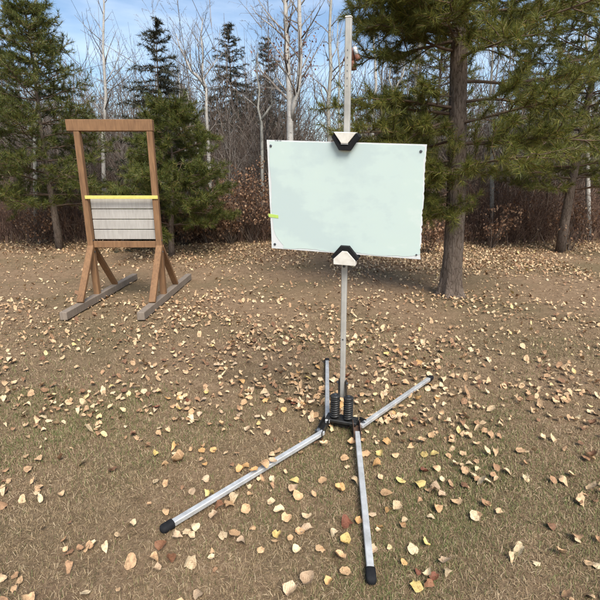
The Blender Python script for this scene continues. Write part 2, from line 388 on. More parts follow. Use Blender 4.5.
def bare_tree(name, label, loc, P, R, crown, tmat, bmat, group=None, leaves=None, n=9, extra=None, cat='tree'):
    t = thing(name, label, cat, loc, group)
    mb = MB(); mb.tube(P, R, n)
    if extra: mb.tube(extra[0], extra[1], n)
    me = mb.mesh('trunk', True); put('trunk', me, tmat, t)
    put('crown', segs_mesh('crown', crown), bmat, t)
    if leaves is not None: put('leaves', mesh_arrays('leaves', *leaves), M['red_leaf'], t)
    return t
def side_branches(rng, P, R, f0, f1, count, Lmax, level, out, tips, ang=.9, **kw):
    for i in range(count):
        f = f0 + (f1 - f0) * (i + rng.random()) / count
        q = interp(P, f); d = nrm(interp(P, min(1, f + .03)) - interp(P, max(0, f - .03)))
        r = np.interp(f * (len(R) - 1), range(len(R)), R)
        cd = nrm(d * cos(ang) + rand_perp(rng, d) * sin(ang)); L = Lmax * (1 - .65 * (f - f0) / max(.01, f1 - f0)) * (.6 + .6 * rng.random())
        grow(rng, q, cd, L, r * .45, level, out, tips, **kw)

# needles: every tuft is a spray of thin needles round a twig end
def needle_mesh(name, rng, B, D, n, L, w, spread=.9, along=.10):
    B, D = np.asarray(B, float), np.asarray(D, float); N = len(B)
    b = np.repeat(B, n, 0); d = np.repeat(D, n, 0); m = N * n
    r = rng.normal(size=(m, 3)); r -= d * (r * d).sum(1, keepdims=True); r /= np.linalg.norm(r, axis=1, keepdims=True)
    u = rng.random((m, 1)); st = b - d * along * u
    nd = d * (.35 + .6 * (1 - u)) + r * spread * (.35 + .75 * rng.random((m, 1))) + np.array([[0, 0, .06]]); nd /= np.linalg.norm(nd, axis=1, keepdims=True)
    ln = L * (.65 + .5 * rng.random((m, 1))); sd_ = np.cross(nd, rng.normal(size=(m, 3))); sd_ /= np.linalg.norm(sd_, axis=1, keepdims=True)
    V = np.stack([st - sd_ * w / 2, st + sd_ * w / 2, st + nd * ln], 1).reshape(-1, 3)
    return mesh_arrays(name, V, np.arange(m * 3).reshape(-1, 3))

def pine_limb(rng, p, d, L, r, out, B, D, dens=1.0, droop=-.02):
    n = max(4, int(L / .16)); s = L / n; q = p.copy(); side = 1
    for i in range(n):
        f = (i + 1) / n
        d = nrm(d + rng.normal(size=3) * .07 + np.array([0, 0, droop + .10 * max(0, f - .55)]))
        e = q + d * s; out.append((*q, *e, r * (1 - .75 * (f - 1 / n)) + .003, r * (1 - .75 * f) + .003)); q = e
        if f > .22:
            for _ in range(2):
                side = -side
                h = nrm(np.cross(d, [0, 0, 1])) * side
                cd = nrm(d * .55 + h * (.6 + .5 * rng.random()) + np.array([0, 0, rng.normal() * .22]))
                l2 = min(.75, (.18 + .42 * L * (1 - f) * .6 + .12)) * (.5 + .8 * rng.random())
                m = max(2, int(l2 / .10)); q2 = q.copy(); d2 = cd
                for j in range(m):
                    d2 = nrm(d2 + rng.normal(size=3) * .13 + np.array([0, 0, .05])); e2 = q2 + d2 * l2 / m
                    out.append((*q2, *e2, .006 * (1 - .6 * j / m) + .002, .006 * (1 - .6 * (j + 1) / m) + .002)); q2 = e2
                    if (j + 1) / m > .3 and rng.random() < dens:
                        B.append(q2); D.append(d2)
                        for _k in range(2):
                            if rng.random() < .85 * dens:
                                d3 = nrm(d2 * .6 + rng.normal(size=3) * .55 + np.array([0, 0, .12])); e3 = q2 + d3 * (.06 + .09 * rng.random())
                                out.append((*q2, *e3, .003, .002)); B.append(e3); D.append(d3)
    B.append(q); D.append(d)

# ------------------------------------------------------------------ the big pine at the right edge of the lawn
def big_pine():
    rng = np.random.default_rng(5)
    base = on_ground(450, 295); base[2] = gz(base[0], base[1]) - .03
    t = thing('pine_tree', 'large pine with grey brown trunk and drooping needled limbs at the right of the lawn', 'tree', base)
    H = 9.5; P = [np.array([-.045 * z + .03 * sin(z * 1.3), .02 * sin(z), z]) for z in np.linspace(0, H, 22)]
    R = [max(.02, .142 * (1 - z / H) ** .75) for z in np.linspace(0, H, 22)]
    zs = np.concatenate([np.linspace(0, 4, 100), np.linspace(4.2, H, 30)]); tb = MB().tube([interp(P, z / H) for z in zs], [float(np.interp(z, np.linspace(0, H, 22), R)) for z in zs], 40)
    ax_ = [interp(P, z / H) for z in zs]; V_ = []
    for i, v in enumerate(tb.v):                          # bark plates and a root flare
        j = i // 40; a_ = 2 * pi * (i % 40) / 40; z = zs[j]; c_ = ax_[j]
        g = 1 + .035 * sin(a_ * 9 + 2.5 * sin(z * 2.3)) * sin(z * 11 + 3 * sin(a_ * 3)) + .03 * sin(a_ * 13 + z * 3) + rng.normal() * .014 + math.exp(-z * 6) * (.5 + .4 * sin(a_ * 5 + 1))
        V_.append((c_[0] + (v[0] - c_[0]) * g, c_[1] + (v[1] - c_[1]) * g, v[2]))
    tb.v = V_
    put('trunk', tb.mesh('trunk', True), M['pine_bark'], t)
    out, B, D = [], [], []
    hand = [(1.95, 178, .70, -.06), (1.75, 205, .55, -.08), (1.85, 240, .60, -.06), (1.55, 200, .50, -.12), (1.35, 225, .42, -.10), (1.6, 170, .55, -.10), (1.25, 190, .40, -.08),
            (2.3, 160, 1.35, -.03), (2.38, 192, 1.50, -.03), (2.2, 135, 1.2, -.04), (2.45, 218, 1.15, -.04), (2.55, 176, 1.55, -.02), (2.62, 200, 1.35, -.02),
            (3.42, 186, 1.20, -.01), (3.5, 205, 1.20, .0), (3.55, 165, 1.25, .0), (3.6, 228, 1.1, .01), (3.7, 180, 1.2, .0), (3.8, 148, 1.2, .0), (3.95, 200, 1.15, .02), (4.1, 235, 1.1, .02),
            (4.2, 170, 1.2, .02), (4.45, 190, 1.15, .02), (4.6, 215, 1.1, .02), (3.3, 195, 1.1, .01), (3.35, 240, 1.0, .02), (3.65, 212, 1.2, .01), (3.45, 250, 1.1, .0), (3.75, 222, 1.3, .0), (3.85, 190, 1.3, .0), (4.0, 176, 1.3, .0), (4.3, 205, 1.2, .01), (4.75, 195, 1.2, .0), (4.9, 230, 1.2, .0)]
    for z, az, L, dr in hand:
        a = radians(az); p = interp(P, z / H)
        pine_limb(rng, p, nrm(np.array([cos(a), sin(a), .02])), L, .022 * sqrt(L / 1.5), out, B, D, 1., dr)
    for z in np.arange(1.9, 9.2, .26):                       # the far and right-hand sides
        for _ in range(2):
            if 2.4 < z < 3.3 and rng.random() < .6: continue
            a = radians(rng.uniform(-85, 110)) if z < 4.7 else rng.uniform(0, 2 * pi); L = (1.9 if z < 5 else max(.4, 1.9 * (H - z) / 4.5)) * rng.uniform(.6, 1)
            pine_limb(rng, interp(P, z / H), nrm(np.array([cos(a), sin(a), .05])), L, .020, out, B, D, .9, -.01)
    for z in (1.25, 1.5, 1.62, 1.85, 2.75):                              # dead snags low on the trunk
        a = rng.uniform(2.2, 4.6); tp = []
        grow(rng, interp(P, z / H), nrm(np.array([cos(a), sin(a), -.15])), .5, .010, 1, out, tp, .1, .2, -.02)
    c = put('crown', needle_mesh('crown', rng, B, D, 42, .11, .0060), M['needles'], t)
    put('limbs', segs_mesh('limbs', out, 5), M['pine_limb'], t)
    return len(B)
nb = big_pine()

def small_pine(name, label, px, Y, H, crown_r, seed, low=.12, mat='needles_left', dens=.9, group=None, nn=20, nl=.12, nw=.0095):
    rng = np.random.default_rng(seed); x = (px - 300) / FPX * (Y * cos(PITCH) + CAM_H * sin(PITCH))
    base = np.array([x, Y, gz(x, Y) - .03]); t = thing(name, label, 'tree', base, group)
    P = trunk_curve(rng, H, (.1, .0), .04, 12); R = [max(.01, (.035 + .011 * H) * (1 - i / 12.6)) for i in range(13)]
    put('trunk', MB().tube(P, R, 10).mesh('trunk', True), M['pine_bark'], t)
    out, B, D = [], [], []
    z = H * low
    while z < H * .97:
        f = (z / H - low) / (1 - low); Lm = crown_r * (1 - f) ** .7 * (.75 + .25 * min(1, f * 5 + .3))
        k = rng.integers(4, 6); a0 = rng.random() * 6.28
        for i in range(k):
            a = a0 + 2 * pi * i / k + rng.normal() * .25; L = max(.25, Lm * rng.uniform(.65, 1.1))
            pine_limb(rng, interp(P, z / H), nrm(np.array([cos(a), sin(a), .1 + .4 * f])), L, .014, out, B, D, dens, -.02)
        z += .23 + .05 * rng.random()
    put('crown', needle_mesh('crown', rng, B, D, nn, nl, nw), M[mat], t)
    put('limbs', segs_mesh('limbs', out, 4), M['pine_limb'], t)
    return t
small_pine('pine_tree', 'bushy young green pine behind the wooden play frame', 172, 9.9, 3.3, 1.65, 21, .22, nn=34, nl=.12, dens=.85)
small_pine('pine_tree', 'green pine far to the left behind the wooden play frame', 60, 10.8, 5.4, 1.9, 22, .2)
small_pine('pine_tree', 'tall green pine standing to the right of the large pine trunk', 560, 10.4, 7.5, 2.0, 23, .2, 'needles', .75)
small_pine('pine_tree', 'green pine deep in the woods right of the white board', 428, 14.6, 7.0, 1.8, 24, .30, 'needles', .6)

def spruce(label, px, Y, H, crown_r, seed, gap=.16, low=.05, group=None):
    rng = np.random.default_rng(seed); x = (px - 300) / FPX * (Y * cos(PITCH) + CAM_H * sin(PITCH))
    base = np.array([x, Y, gz(x, Y) - .03]); t = thing('spruce_tree', label, 'tree', base, group)
    P = trunk_curve(rng, H, (rng.normal() * .1, 0), .03, 12); R = [max(.008, .013 * H * (1 - i / 12.3)) for i in range(13)]
    put('trunk', MB().tube(P, R, 9).mesh('trunk', True), M['pine_bark'], t)
    out, B, D = [], [], []; z = H * low
    while z < H * .985:
        f = z / H; Lm = crown_r * (1 - f) ** .85 + .07
        for i in range(5 if f > .3 else 4):
            a = rng.random() * 6.28; L = Lm * rng.uniform(.55, 1.15); p = interp(P, f); d = np.array([cos(a), sin(a), .12 if f < .8 else .5])
            n = max(2, int(L / .13)); q = p.copy()
            for j in range(n):
                d = nrm(d + np.array([0, 0, -.10 if j < n * .6 else .12]) + rng.normal(size=3) * .06); e = q + d * L / n
                out.append((*q, *e, .012 * (1 - j / n) + .003, .012 * (1 - (j + 1) / n) + .003)); q = e
                B.append(q); D.append(d)
                if rng.random() < .8:
                    h = nrm(np.cross(d, [0, 0, 1])) * (1 if j % 2 else -1); d2 = nrm(d * .6 + h + np.array([0, 0, -.25])); e2 = q + d2 * (.10 + .12 * L * rng.random())
                    out.append((*q, *e2, .005, .002)); B.append(e2); D.append(d2)
        z += gap * (.7 + .6 * rng.random())
    put('crown', needle_mesh('crown', rng, B, D, 20, .12, .0155, 1.0, .14), M['needles_dark'], t)
    put('limbs', segs_mesh('limbs', out, 3), M['twig'], t)
spruce('tall dark spruce with a thin ragged top left of the double birch, nearer the pine', 237, 19.0, 7.5, 2.4, 31)
spruce('dark pointed spruce just left of the double white birch', 267, 20.5, 7.4, 2.4, 32)
spruce('dark spruce rising behind the young pine at the left edge', 170, 11.9, 5.5, 1.9, 33, .15)
spruce('dark spruce behind the slim white birch right of the pole', 392, 17.5, 6.0, 1.9, 36)
spruce('low dark spruce deep in the woods between the two spruce tops', 251, 22.5, 5.6, 2.4, 37)
spruce('low dark spruce deep in the woods right of the young pine', 215, 21.5, 5.4, 2.4, 38)
spruce('low dark spruce deep in the woods behind the double birch', 288, 23.5, 5.0, 2.3, 39)
spruce('low dark spruce deep in the woods above the young pine', 190, 20.5, 5.6, 2.3, 40)
spruce('dark spruce at the far left of the woods', 20, 17, 7.8, 1.6, 34)
spruce('dark spruce beyond the pine at the far right', 512, 18, 8.2, 1.7, 35)

# ------------------------------------------------------------------ birches and aspens that can be told apart
def base_at(px, Y):
    x = (px - 300) / FPX * (Y * cos(PITCH) + CAM_H * sin(PITCH)); return np.array([x, Y, float(gz(x, Y)) - .04])
def trace(pts, Y, base, dY=None):
    """trunk line through points seen in the photograph, all near depth Y"""
    return [at(px, py, Y + (dY[i] if dY else 0)) - base for i, (px, py) in enumerate(pts)]
def double_birch():
    rng = np.random.default_rng(40); Y = 12.2; b = base_at(290, Y)
    A = [np.zeros(3)] + trace([(290, 190), (290, 138), (290, 116), (288.5, 80), (287, 50), (286, 20), (285, -10), (284, -60), (285, -110)], Y, b, [0, 0, 0, .05, .1, .15, .2, .2, .3])
    RA = [.115, .10, .095, .085, .072, .065, .058, .052, .035, .012]
    C = trace([(290.5, 122), (294, 103), (299, 84), (300.5, 55), (299.5, 20), (299, -10), (301, -60), (303, -100)], Y, b, [0, -.05, -.1, -.15, -.2, -.2, -.3, -.4])
    RC = [.07, .068, .062, .057, .052, .046, .03, .010]
    out, tips = [], []
    side_branches(rng, A, RA, .36, .98, 24, 1.5, 2, out, tips, .85, bend=.13)
    side_branches(rng, C, RC, .12, .98, 22, 1.4, 2, out, tips, .85, bend=.13)
    for (px, py), (qx, qy), r in (((288, 62), (262, 28), .020), ((262, 28), (238, -4), .012), ((299, 30), (321, 0), .018), ((262, 28), (250, 10), .007), ((300, 42), (322, 30), .012)):
        p, q = at(px, py, Y) - b, at(qx, qy, Y + .3) - b
        grow(rng, p, nrm(q - p), np.linalg.norm(q - p), r, 2, out, tips, .2, .06, .02)
    sel = [q for q, d in tips if 1.6 < q[2] < 5.3]; rng.shuffle(sel)
    cl = []
    for c in [at(*k, Y) - b for k in ((289, 36), (290, 46), (300, 48), (280, 48), (304, 54), (312, 34), (286, 62), (297, 62), (284, 24), (314, 64), (277, 58))]:
        cl += [c + rng.normal(size=3) * .14 for _ in range(15)]
    cl += [q + rng.normal(size=3) * .02 for q in sel[:130]]
    bare_tree('birch_tree', 'white birch forking into two stems above the left of the white board', b, A, RA, out, M['birch'], M['pale_twig'], None, leaf_quads(rng, np.array(cl), .055), 10, (C, RC))
double_birch()

def traced(label, pts, Y, r0, r1, seed, crownf=.35, count=16, Lm=1.3, mat='aspen', tm='pale_twig', level=2, base_px=None, name='aspen_tree', extra=None, kids=(1.25, 1.2)):
    rng = np.random.default_rng(seed); b = base_at(base_px or pts[0][0], Y)
    P = [np.zeros(3)] + trace(pts, Y, b); n = len(P); R = [r0 + (r1 - r0) * i / (n - 1) for i in range(n)]
    out, tips = [], []; side_branches(rng, P, R, crownf, 1, count, Lm, level, out, tips, .8, bend=.16, kids=kids)
    ex = None
    if extra:
        E = trace(extra, Y, b); ER = [r0 * .7 + (r1 - r0 * .7) * i / (len(E) - 1) for i in range(len(E))]
        side_branches(rng, E, ER, .3, 1, count // 2, Lm, level, out, tips, .8, bend=.16); ex = (E, ER)
    return bare_tree(name, label, b, P, R, out, M[mat], M[tm], None, None, 8, ex)
traced('slender pale birch with a crooked spreading top behind the young pine', [(210, 190), (209, 165), (208, 140), (206.5, 115), (206, 88), (202, 76), (203, 55), (201, 35), (203, 18)], 13.6, .072, .012, 51, .5, 22, 1.7, 'birch', extra=[(206, 88), (199, 78), (191, 71), (187, 62), (180, 48), (176, 34)], name='birch_tree')
traced('crooked pale aspen with low fork in front of the pointed spruce', [(262.5, 190), (262, 150), (261.5, 122), (258, 108), (259.5, 90), (256, 70), (258, 52)], 13.0, .058, .012, 52, .5, 16, 1.3, extra=[(261.5, 120), (267, 112), (272, 104), (271, 92), (275, 76)])
traced('thin leaning pale aspen in the thicket above the young pine', [(187, 175), (185.5, 152), (181, 132), (178, 110), (180, 88), (177, 66)], 12.4, .040, .01, 53, .5, 12, 1.1)
traced('thin pale aspen leaning over the young pine branches', [(199, 180), (198, 150), (190, 128), (191, 108), (187, 92)], 13.2, .036, .01, 54, .45, 12, 1.0)
traced('grey straight aspen between the double birch and the pole', [(329, 190), (329, 140), (328, 105), (331, 70), (329.5, 35), (331, 0), (330, -50), (331, -90)], 14.2, .085, .02, 55, .3, 24, 1.6)
traced('thin grey aspen just left of the pole above the board', [(340, 180), (339.5, 130), (338.5, 100), (340, 70), (337, 45), (338, 20)], 13.2, .045, .01, 56, .3, 16, 1.2)
orn_tree = traced('slim white birch with a side branch holding ornaments right of the pole', [(371, 200), (372, 140), (373, 110), (376, 85), (375, 60), (373.5, 42), (374, 10), (376, -30), (375, -60)], 11.4, .052, .012, 57, .68, 10, 1.0, 'birch', name='birch_tree')
traced('crooked forked aspen seen through the gap in the pine limbs', [(391, 190), (391, 125), (392, 105), (393.5, 92), (389, 80), (391, 60), (386, 40)], 12.6, .046, .01, 58, .5, 12, 1.0, extra=[(393.5, 95), (398, 84), (403, 75), (405, 60), (412, 45)])
traced('zigzag thin aspen beside the slim white birch', [(386, 185), (386, 130), (385.5, 108), (382, 84), (378.5, 70), (380, 50), (378, 30)], 12.9, .038, .01, 59, .5, 10, .9)
traced('pale aspen with two close stems behind the right part of the board', [(414, 190), (414.5, 120), (415, 90), (417, 62), (421, 45), (421, 10), (423, -40)], 14.6, .085, .02, 60, .4, 16, 1.2, extra=[(415, 110), (420, 80), (420.5, 55), (418, 25), (417, -15)])
traced('pale birch at the far left beyond the wooden play frame', [(104, 190), (103, 140), (106, 95), (103, 50), (104, 5), (102, -50)], 13.5, .075, .015, 61, .35, 20, 1.5, 'birch', name='birch_tree')
traced('grey aspen near the left end of the woods', [(36, 190), (35, 140), (38, 90), (34, 40), (36, -20)], 12.8, .08, .015, 62, .35, 20, 1.5)
traced('white birch at the right end of the woods', [(588, 200), (587, 140), (590, 90), (586, 40), (588, -20)], 12.0, .075, .015, 63, .35, 18, 1.5, 'birch', name='birch_tree')
traced('grey aspen right of the large pine trunk', [(492, 200), (492, 150), (490, 100), (493, 50), (490, -10)], 12.6, .07, .015, 64, .35, 18, 1.4)

# ------------------------------------------------------------------ saplings that fill the woods
def sapling_meshes(seed):
    rng = np.random.default_rng(seed); H = rng.uniform(4.2, 6.0)
    P = trunk_curve(rng, H, rng.normal(size=2) * .35, .16, 10); R = [.036 * (1 - i / 10.6) for i in range(11)]
    out, tips = [], []; side_branches(rng, P, R, .18, 1, 30, 1.6, 2, out, tips, .75, bend=.17, upw=.12, kids=(1.05, 1.0), minr=.0032)
    a = MB().tube(P, R, 6).mesh('trunk', True); a.materials.append(M['sapling'])
    c = segs_mesh('crown', out); c.materials.append(M['pale_twig'] if seed % 2 == 0 else M['twig'])
    return a, c
SAP = [sapling_meshes(100 + i) for i in range(5)]
rng = np.random.default_rng(77)
sp = 0; tries = 0
rows = [(12.9, 14, 30), (14, 15.2, 34), (15.2, 18, 56), (18, 23, 60)]
for y0, y1, cnt in rows:
    for k in range(cnt):
        Y = rng.uniform(y0, y1); half = .72 * Y; x = -half + 2 * half * (k + rng.random()) / cnt
        px = 300 + FPX * x / Y
        s = rng.uniform(.7, 1.15)
        if 305 < px < 350: s *= .72
        row = 'front' if Y < 14 else 'second' if Y < 15.2 else 'third' if Y < 18 else 'back'
        spot = next(w for q, w in ((90, 'near the far left end of the woods'), (150, 'behind the wooden play frame'), (190, 'above the young pine'), (222, 'right of the young pine'), (258, 'between the two spruce tops'), (300, 'behind the double birch'), (345, 'between the double birch and the pole'), (400, 'right of the pole top'), (450, 'behind the limbs of the large pine'), (520, 'right of the large pine trunk'), (1e9, 'near the far right end of the woods')) if px < q)
        t = thing('bare_sapling', f'bare grey sapling in the {row} row {spot}', 'sapling', (x, Y, float(gz(x, Y)) - .04), f'bare saplings {spot}')
        t.rotation_euler = (0, 0, rng.random() * 6.28); t.scale = (s, s, s * rng.uniform(.9, 1.15))
        tm, cm = SAP[rng.integers(0, 5)]
        put('trunk', tm, None, t); put('crown', cm, None, t)

# undergrowth: the brush along the edge of the woods, a mass of stems
def brush(name, label, m, zones, seed, leaves=0):
    rng = np.random.default_rng(seed); S = []; tipsP = []
    for (y0, y1, hm), n in zones:
        Y = rng.uniform(y0, y1, n); X = rng.uniform(-.74, .74, n) * Y
        clump = .6 + .5 * np.sin(X * 1.9 + Y) * np.sin(X * .7 + 1.3)
        H = hm * rng.uniform(.35, 1.1, n) * np.clip(clump + .35, .45, 1.2)
        px = 300 + FPX * X / Y
        H = np.where((px > 300) & (px < 352), H * .8, H)
        p = np.stack([X, Y, gz(X, Y) - .02], 1); d = np.stack([rng.normal(size=n) * .22, rng.normal(size=n) * .22, np.ones(n)], 1)
        r = .0058 + .0055 * rng.random(n)
        if y0 > 16: r = r * 2.1
        for k in range(4):
            d = d + rng.normal(size=(n, 3)) * np.array([.2, .2, .03]); d /= np.linalg.norm(d, axis=1, keepdims=True)
            e = p + d * (H / 4)[:, None]
            S.append(np.concatenate([p, e, (r * (1 - .2 * k))[:, None], (r * (1 - .2 * (k + 1)))[:, None]], 1))
            if k > 0:
                for _ in range(2):
                    td = d + rng.normal(size=(n, 3)) * .7; td /= np.linalg.norm(td, axis=1, keepdims=True); L = H * rng.uniform(.12, .40, n); q = p + (e - p) * rng.random((n, 1))
                    q2 = q + td * (L * .5)[:, None]; td2 = td + rng.normal(size=(n, 3)) * .3 + np.array([0, 0, .25]); q3 = q2 + td2 * (L * .5)[:, None]
                    if y0 > 13: S.append(np.concatenate([q, q3, (r * .55)[:, None], (r * .25)[:, None]], 1))
                    else: S.append(np.concatenate([q, q2, (r * .55)[:, None], (r * .4)[:, None]], 1)); S.append(np.concatenate([q2, q3, (r * .4)[:, None], (r * .25)[:, None]], 1)); tipsP.append(q3)
            p = e
    o = tag(put(name, segs_mesh(name, np.concatenate(S)), m), label, 'undergrowth', kind='stuff')
    if leaves:
        T = np.concatenate(tipsP); T = T[rng.integers(0, len(T), leaves)] + rng.normal(size=(leaves, 3)) * .03
        put('leaves', mesh_arrays('leaves', *leaf_quads(rng, T, .055)), M['dead_leaf'], o)
brush('front_brush', 'low red brown brush with dead leaves along the edge of the lawn', M['red_brush'], [((11.5, 13.4, 1.55), 2800)], 8, 5200)
brush('brush', 'dense grey brown brush of bare stems inside the woods', M['brush'], [((13.4, 17, 3.4), 3000), ((17, 25, 5.4), 2700)], 18)
def far_wood():
    rng = np.random.default_rng(9); S = []; n = 1750
    Y = rng.uniform(25, 46, n); X = rng.uniform(-.76, .76, n) * Y; px = 300 + FPX * X / Y
    H = rng.uniform(4.0, 8.0, n) * np.where((px > 302) & (px < 352), .62, 1.0)
    p = np.stack([X, Y, gz(X, Y) - .05], 1); d = np.stack([rng.normal(size=n) * .08, rng.normal(size=n) * .08, np.ones(n)], 1); r = .026 + .042 * rng.random(n)
    for k in range(6):
        d = d + rng.normal(size=(n, 3)) * .08; d /= np.linalg.norm(d, axis=1, keepdims=True); e = p + d * (H / 6)[:, None]
        S.append(np.concatenate([p, e, (r * (1 - .15 * k))[:, None], (r * (1 - .15 * (k + 1)))[:, None]], 1))
        for _ in range(2):
            td = d * .8 + rng.normal(size=(n, 3)) * .7; td /= np.linalg.norm(td, axis=1, keepdims=True); L = H * rng.uniform(.08, .26, n); q = p + (e - p) * rng.random((n, 1))
            q2 = q + td * (L * .5)[:, None]; q3 = q2 + (td + rng.normal(size=(n, 3)) * .35 + np.array([0, 0, .3])) * (L * .5)[:, None]
            S.append(np.concatenate([q, q2, (r * .42)[:, None], (r * .30)[:, None]], 1)); S.append(np.concatenate([q2, q3, (r * .26)[:, None], (r * .15)[:, None]], 1))
        p = e
    tag(put('far_wood', segs_mesh('far_wood', np.concatenate(S)), M['twig']), 'far bare woods behind the thicket', 'woods', kind='stuff')
far_wood()

# shrubs that still hold their dead leaves
def shrub(label, px, Y, H, W, seed, nst=16, nl=520, group='leafy brown shrubs at the wood edge'):
    rng = np.random.default_rng(seed); b = base_at(px, Y); t = thing('shrub', label, 'shrub', b, group)
    out, tips = [], []
    for i in range(nst):
        a = rng.random() * 6.28; d = nrm(np.array([cos(a) * .35 * W, sin(a) * .35 * W, 1.0]))
        grow(rng, np.array([cos(a), sin(a), 0]) * .12 * W * rng.random(), d, H * rng.uniform(.6, 1.05), .009, 2, out, tips, .16, .14, .06, (.8, .7), .6)
    put('stems', segs_mesh('stems', out), M['brush'], t)
    tp = np.array([q for q, d in tips]); sel = tp[rng.integers(0, len(tp), nl)] + rng.normal(size=(nl, 3)) * .05
    sel = sel[sel[:, 2] > .1]
    put('leaves', mesh_arrays('leaves', *leaf_quads(rng, sel, .062)), M['dead_leaf'], t)
shrub('rust leaved shrub close to the left edge of the board', 253, 11.7, 1.9, 1.0, 71, 26, 1700)
shrub('low rust leaved shrub between the young pine and the board', 232, 11.6, 1.25, .9, 72, 24, 1300)
shrub('low brown shrub right of the young pine trunk', 208, 11.5, .9, .9, 73, 22, 800)
shrub('low brown shrub below the young pine branches', 184, 11.3, .85, .9, 74, 20, 600)
shrub('brown leafed shrub behind the lower left of the board', 282, 11.9, 1.5, 1.0, 75, 22, 1000)
shrub('brown shrub left of the large pine trunk', 428, 10.2, .9, .9, 76, 18, 700)
shrub('brown shrub behind the lower right of the board', 398, 11.2, 1.2, 1.0, 77, 18, 700)
shrub('brown shrub behind the wooden play frame', 120, 11.6, 1.3, 1.0, 78, 14, 300)
shrub('brown shrub at the far left edge of the lawn', 40, 11.4, 1.1, 1.0, 79, 14, 300)
shrub('brown shrub right of the large pine trunk', 490, 10.9, 1.1, 1.0, 80, 14, 360)
shrub('brown shrub at the far right edge of the lawn', 570, 10.6, 1.2, 1.0, 81, 14, 360)

# ------------------------------------------------------------------ ornaments on the birch branch
def ornaments():
    Y = 11.35; a = at(374, 53.5, 11.4); c = at(352.5, 45, Y)
    rng = np.random.default_rng(3); b = Vector(orn_tree.location)
    mb = MB(); P = [a + (c - a) * f + np.array([0, 0, .03 * sin(f * 7)]) for f in np.linspace(0, 1, 8)]
    mb.tube([Vector(p) - b for p in P], [.016 - .011 * f for f in np.linspace(0, 1, 8)], 6)
    put('side_branch', mb.mesh('side_branch', True), M['birch'], orn_tree)
    def tube_orn(label, top, bot, r, m1, m2):
        top, bot = Vector(top), Vector(bot); d = bot - top
        t = thing('hanging_tube', label, 'ornament', top, 'tubes hanging from the birch branch')
        s = Vector(P[int(np.argmin([np.linalg.norm(np.array(top) - p) for p in P]))])
        MB().tube([s, top + d * .02], .003, 5).build('cord', M['ink'], t)
        MB().tube([top, top + d * .04, top + d * .62], [r * .5, r * .8, r], 14).build('sleeve', m1, t, True)
        MB().tube([top + d * .6, top + d * .82, bot], [r * 1.12, r * 1.18, r * 1.35], 14).build('flared_end', m2, t, True)
    tube_orn('white tube with rust brown flared end hanging right of the pole top', at(354.5, 47, Y), at(358.6, 60, Y), .055, M['enamel'], M['copper'])
    tube_orn('rust brown tube hanging close beside the pole top', at(352.5, 48, Y + .1), at(353.5, 70, Y + .1), .055, M['copper'], M['copper'])
    tube_orn('small rust brown tube peeking out left of the pole top', at(350.0, 46, Y + .15), at(345.4, 61, Y + .15), .05, M['copper'], M['copper'])
ornaments()

# ------------------------------------------------------------------ wooden play frame at the left
def play_frame():
    root = thing('play_frame', 'brown wooden play frame with braced posts standing at the left edge', 'play frame', (-1.93, 5.95, 0))
    X0, Y0 = -1.925, 5.93; X1 = -2.86
    post = []
    for X in (X0, X1):
        gx = X + .075
        mb = MB().beam((X, 5.0, .055), (X, 7.35, .055), .09, .10, (0, 0, 1), .006); mb.build('ground_runner', M['timber_grey'], root)
        mb = MB().box((X, Y0, 1.13), (.076, .076, 2.26), None, .006); p = mb.build('post', M['timber'], root)
        for s, e in ((-1, .50), (1, .60)):
            MB().beam((X + .002, Y0 + s * .02, .78), (X + .002, Y0 + s * e, .11), .045, .085, (1, 0, 0), .004).build('brace', M['timber'], root)
        for z in (.70, .86):
            MB().tube([(X + .034, Y0 - .01, z), (X + .046, Y0 - .01, z)], .011, 8).build('bolt', M['bolt'], root)
    MB().beam((X1 - .12, Y0, 2.322), (X0 + .045, Y0, 2.322), .09, .14, (0, 0, 1), .006).build('top_beam', M['timber'], root)
    MB().beam((X1 + .039, Y0 + .01, .80), (X0 - .039, Y0 + .01, .80), .05, .085, (0, 0, 1), .004).build('cross_rail', M['timber'], root)
    for k in range(4):
        MB().box(((X0 + X1) / 2, Y0 + .049, .93 + k * .137), (X0 - X1 - .080, .022, .128), None, .004).build('plank', M['plank_pale'], root)
    MB().box(((X0 + X1) / 2 + .03, Y0 - .048, 1.43), (X0 - X1 + .03, .012, .045), None, .003).build('yellow_rail', M['yellow'], root)
play_frame()

# ------------------------------------------------------------------ the sign stand
BYAW, BLEAN, BROLL = -.3203, -.125, -.0287
Xa = Vector((cos(BYAW), sin(BYAW), 0)); Na = Vector((-sin(BYAW), cos(BYAW), 0)); Ua = Vector((0, 0, 1)) * cos(BLEAN) + Na * sin(BLEAN)
BX = Xa * cos(BROLL) + Ua * sin(BROLL); BU = Ua * cos(BROLL) - Xa * sin(BROLL); BN = BU.cross(BX) * -1
BN = BX.cross(BU) * -1
BC = Vector((.2386, 2.48, 1.5119)); BW, BH = .879, .610
def bfn(v):
    """the sheet is not quite square: corner offsets blended over it"""
    a, c = v[0] / BW + .5, v[2] / BH + .5
    dx = (1 - a) * c * -.003 + a * c * -.011 + a * (1 - c) * .013 + (1 - a) * (1 - c) * .003
    dz = (1 - a) * c * .012 + a * c * -.010 + a * (1 - c) * .000 + (1 - a) * (1 - c) * -.002
    return BC + BX * (v[0] + dx) + BN * v[1] + BU * (v[2] + dz)
PB, PT = Vector((.2885, 2.68, .20)), Vector((.2395, 2.41, 2.388))
def pole_at(f): return PB + (PT - PB) * f
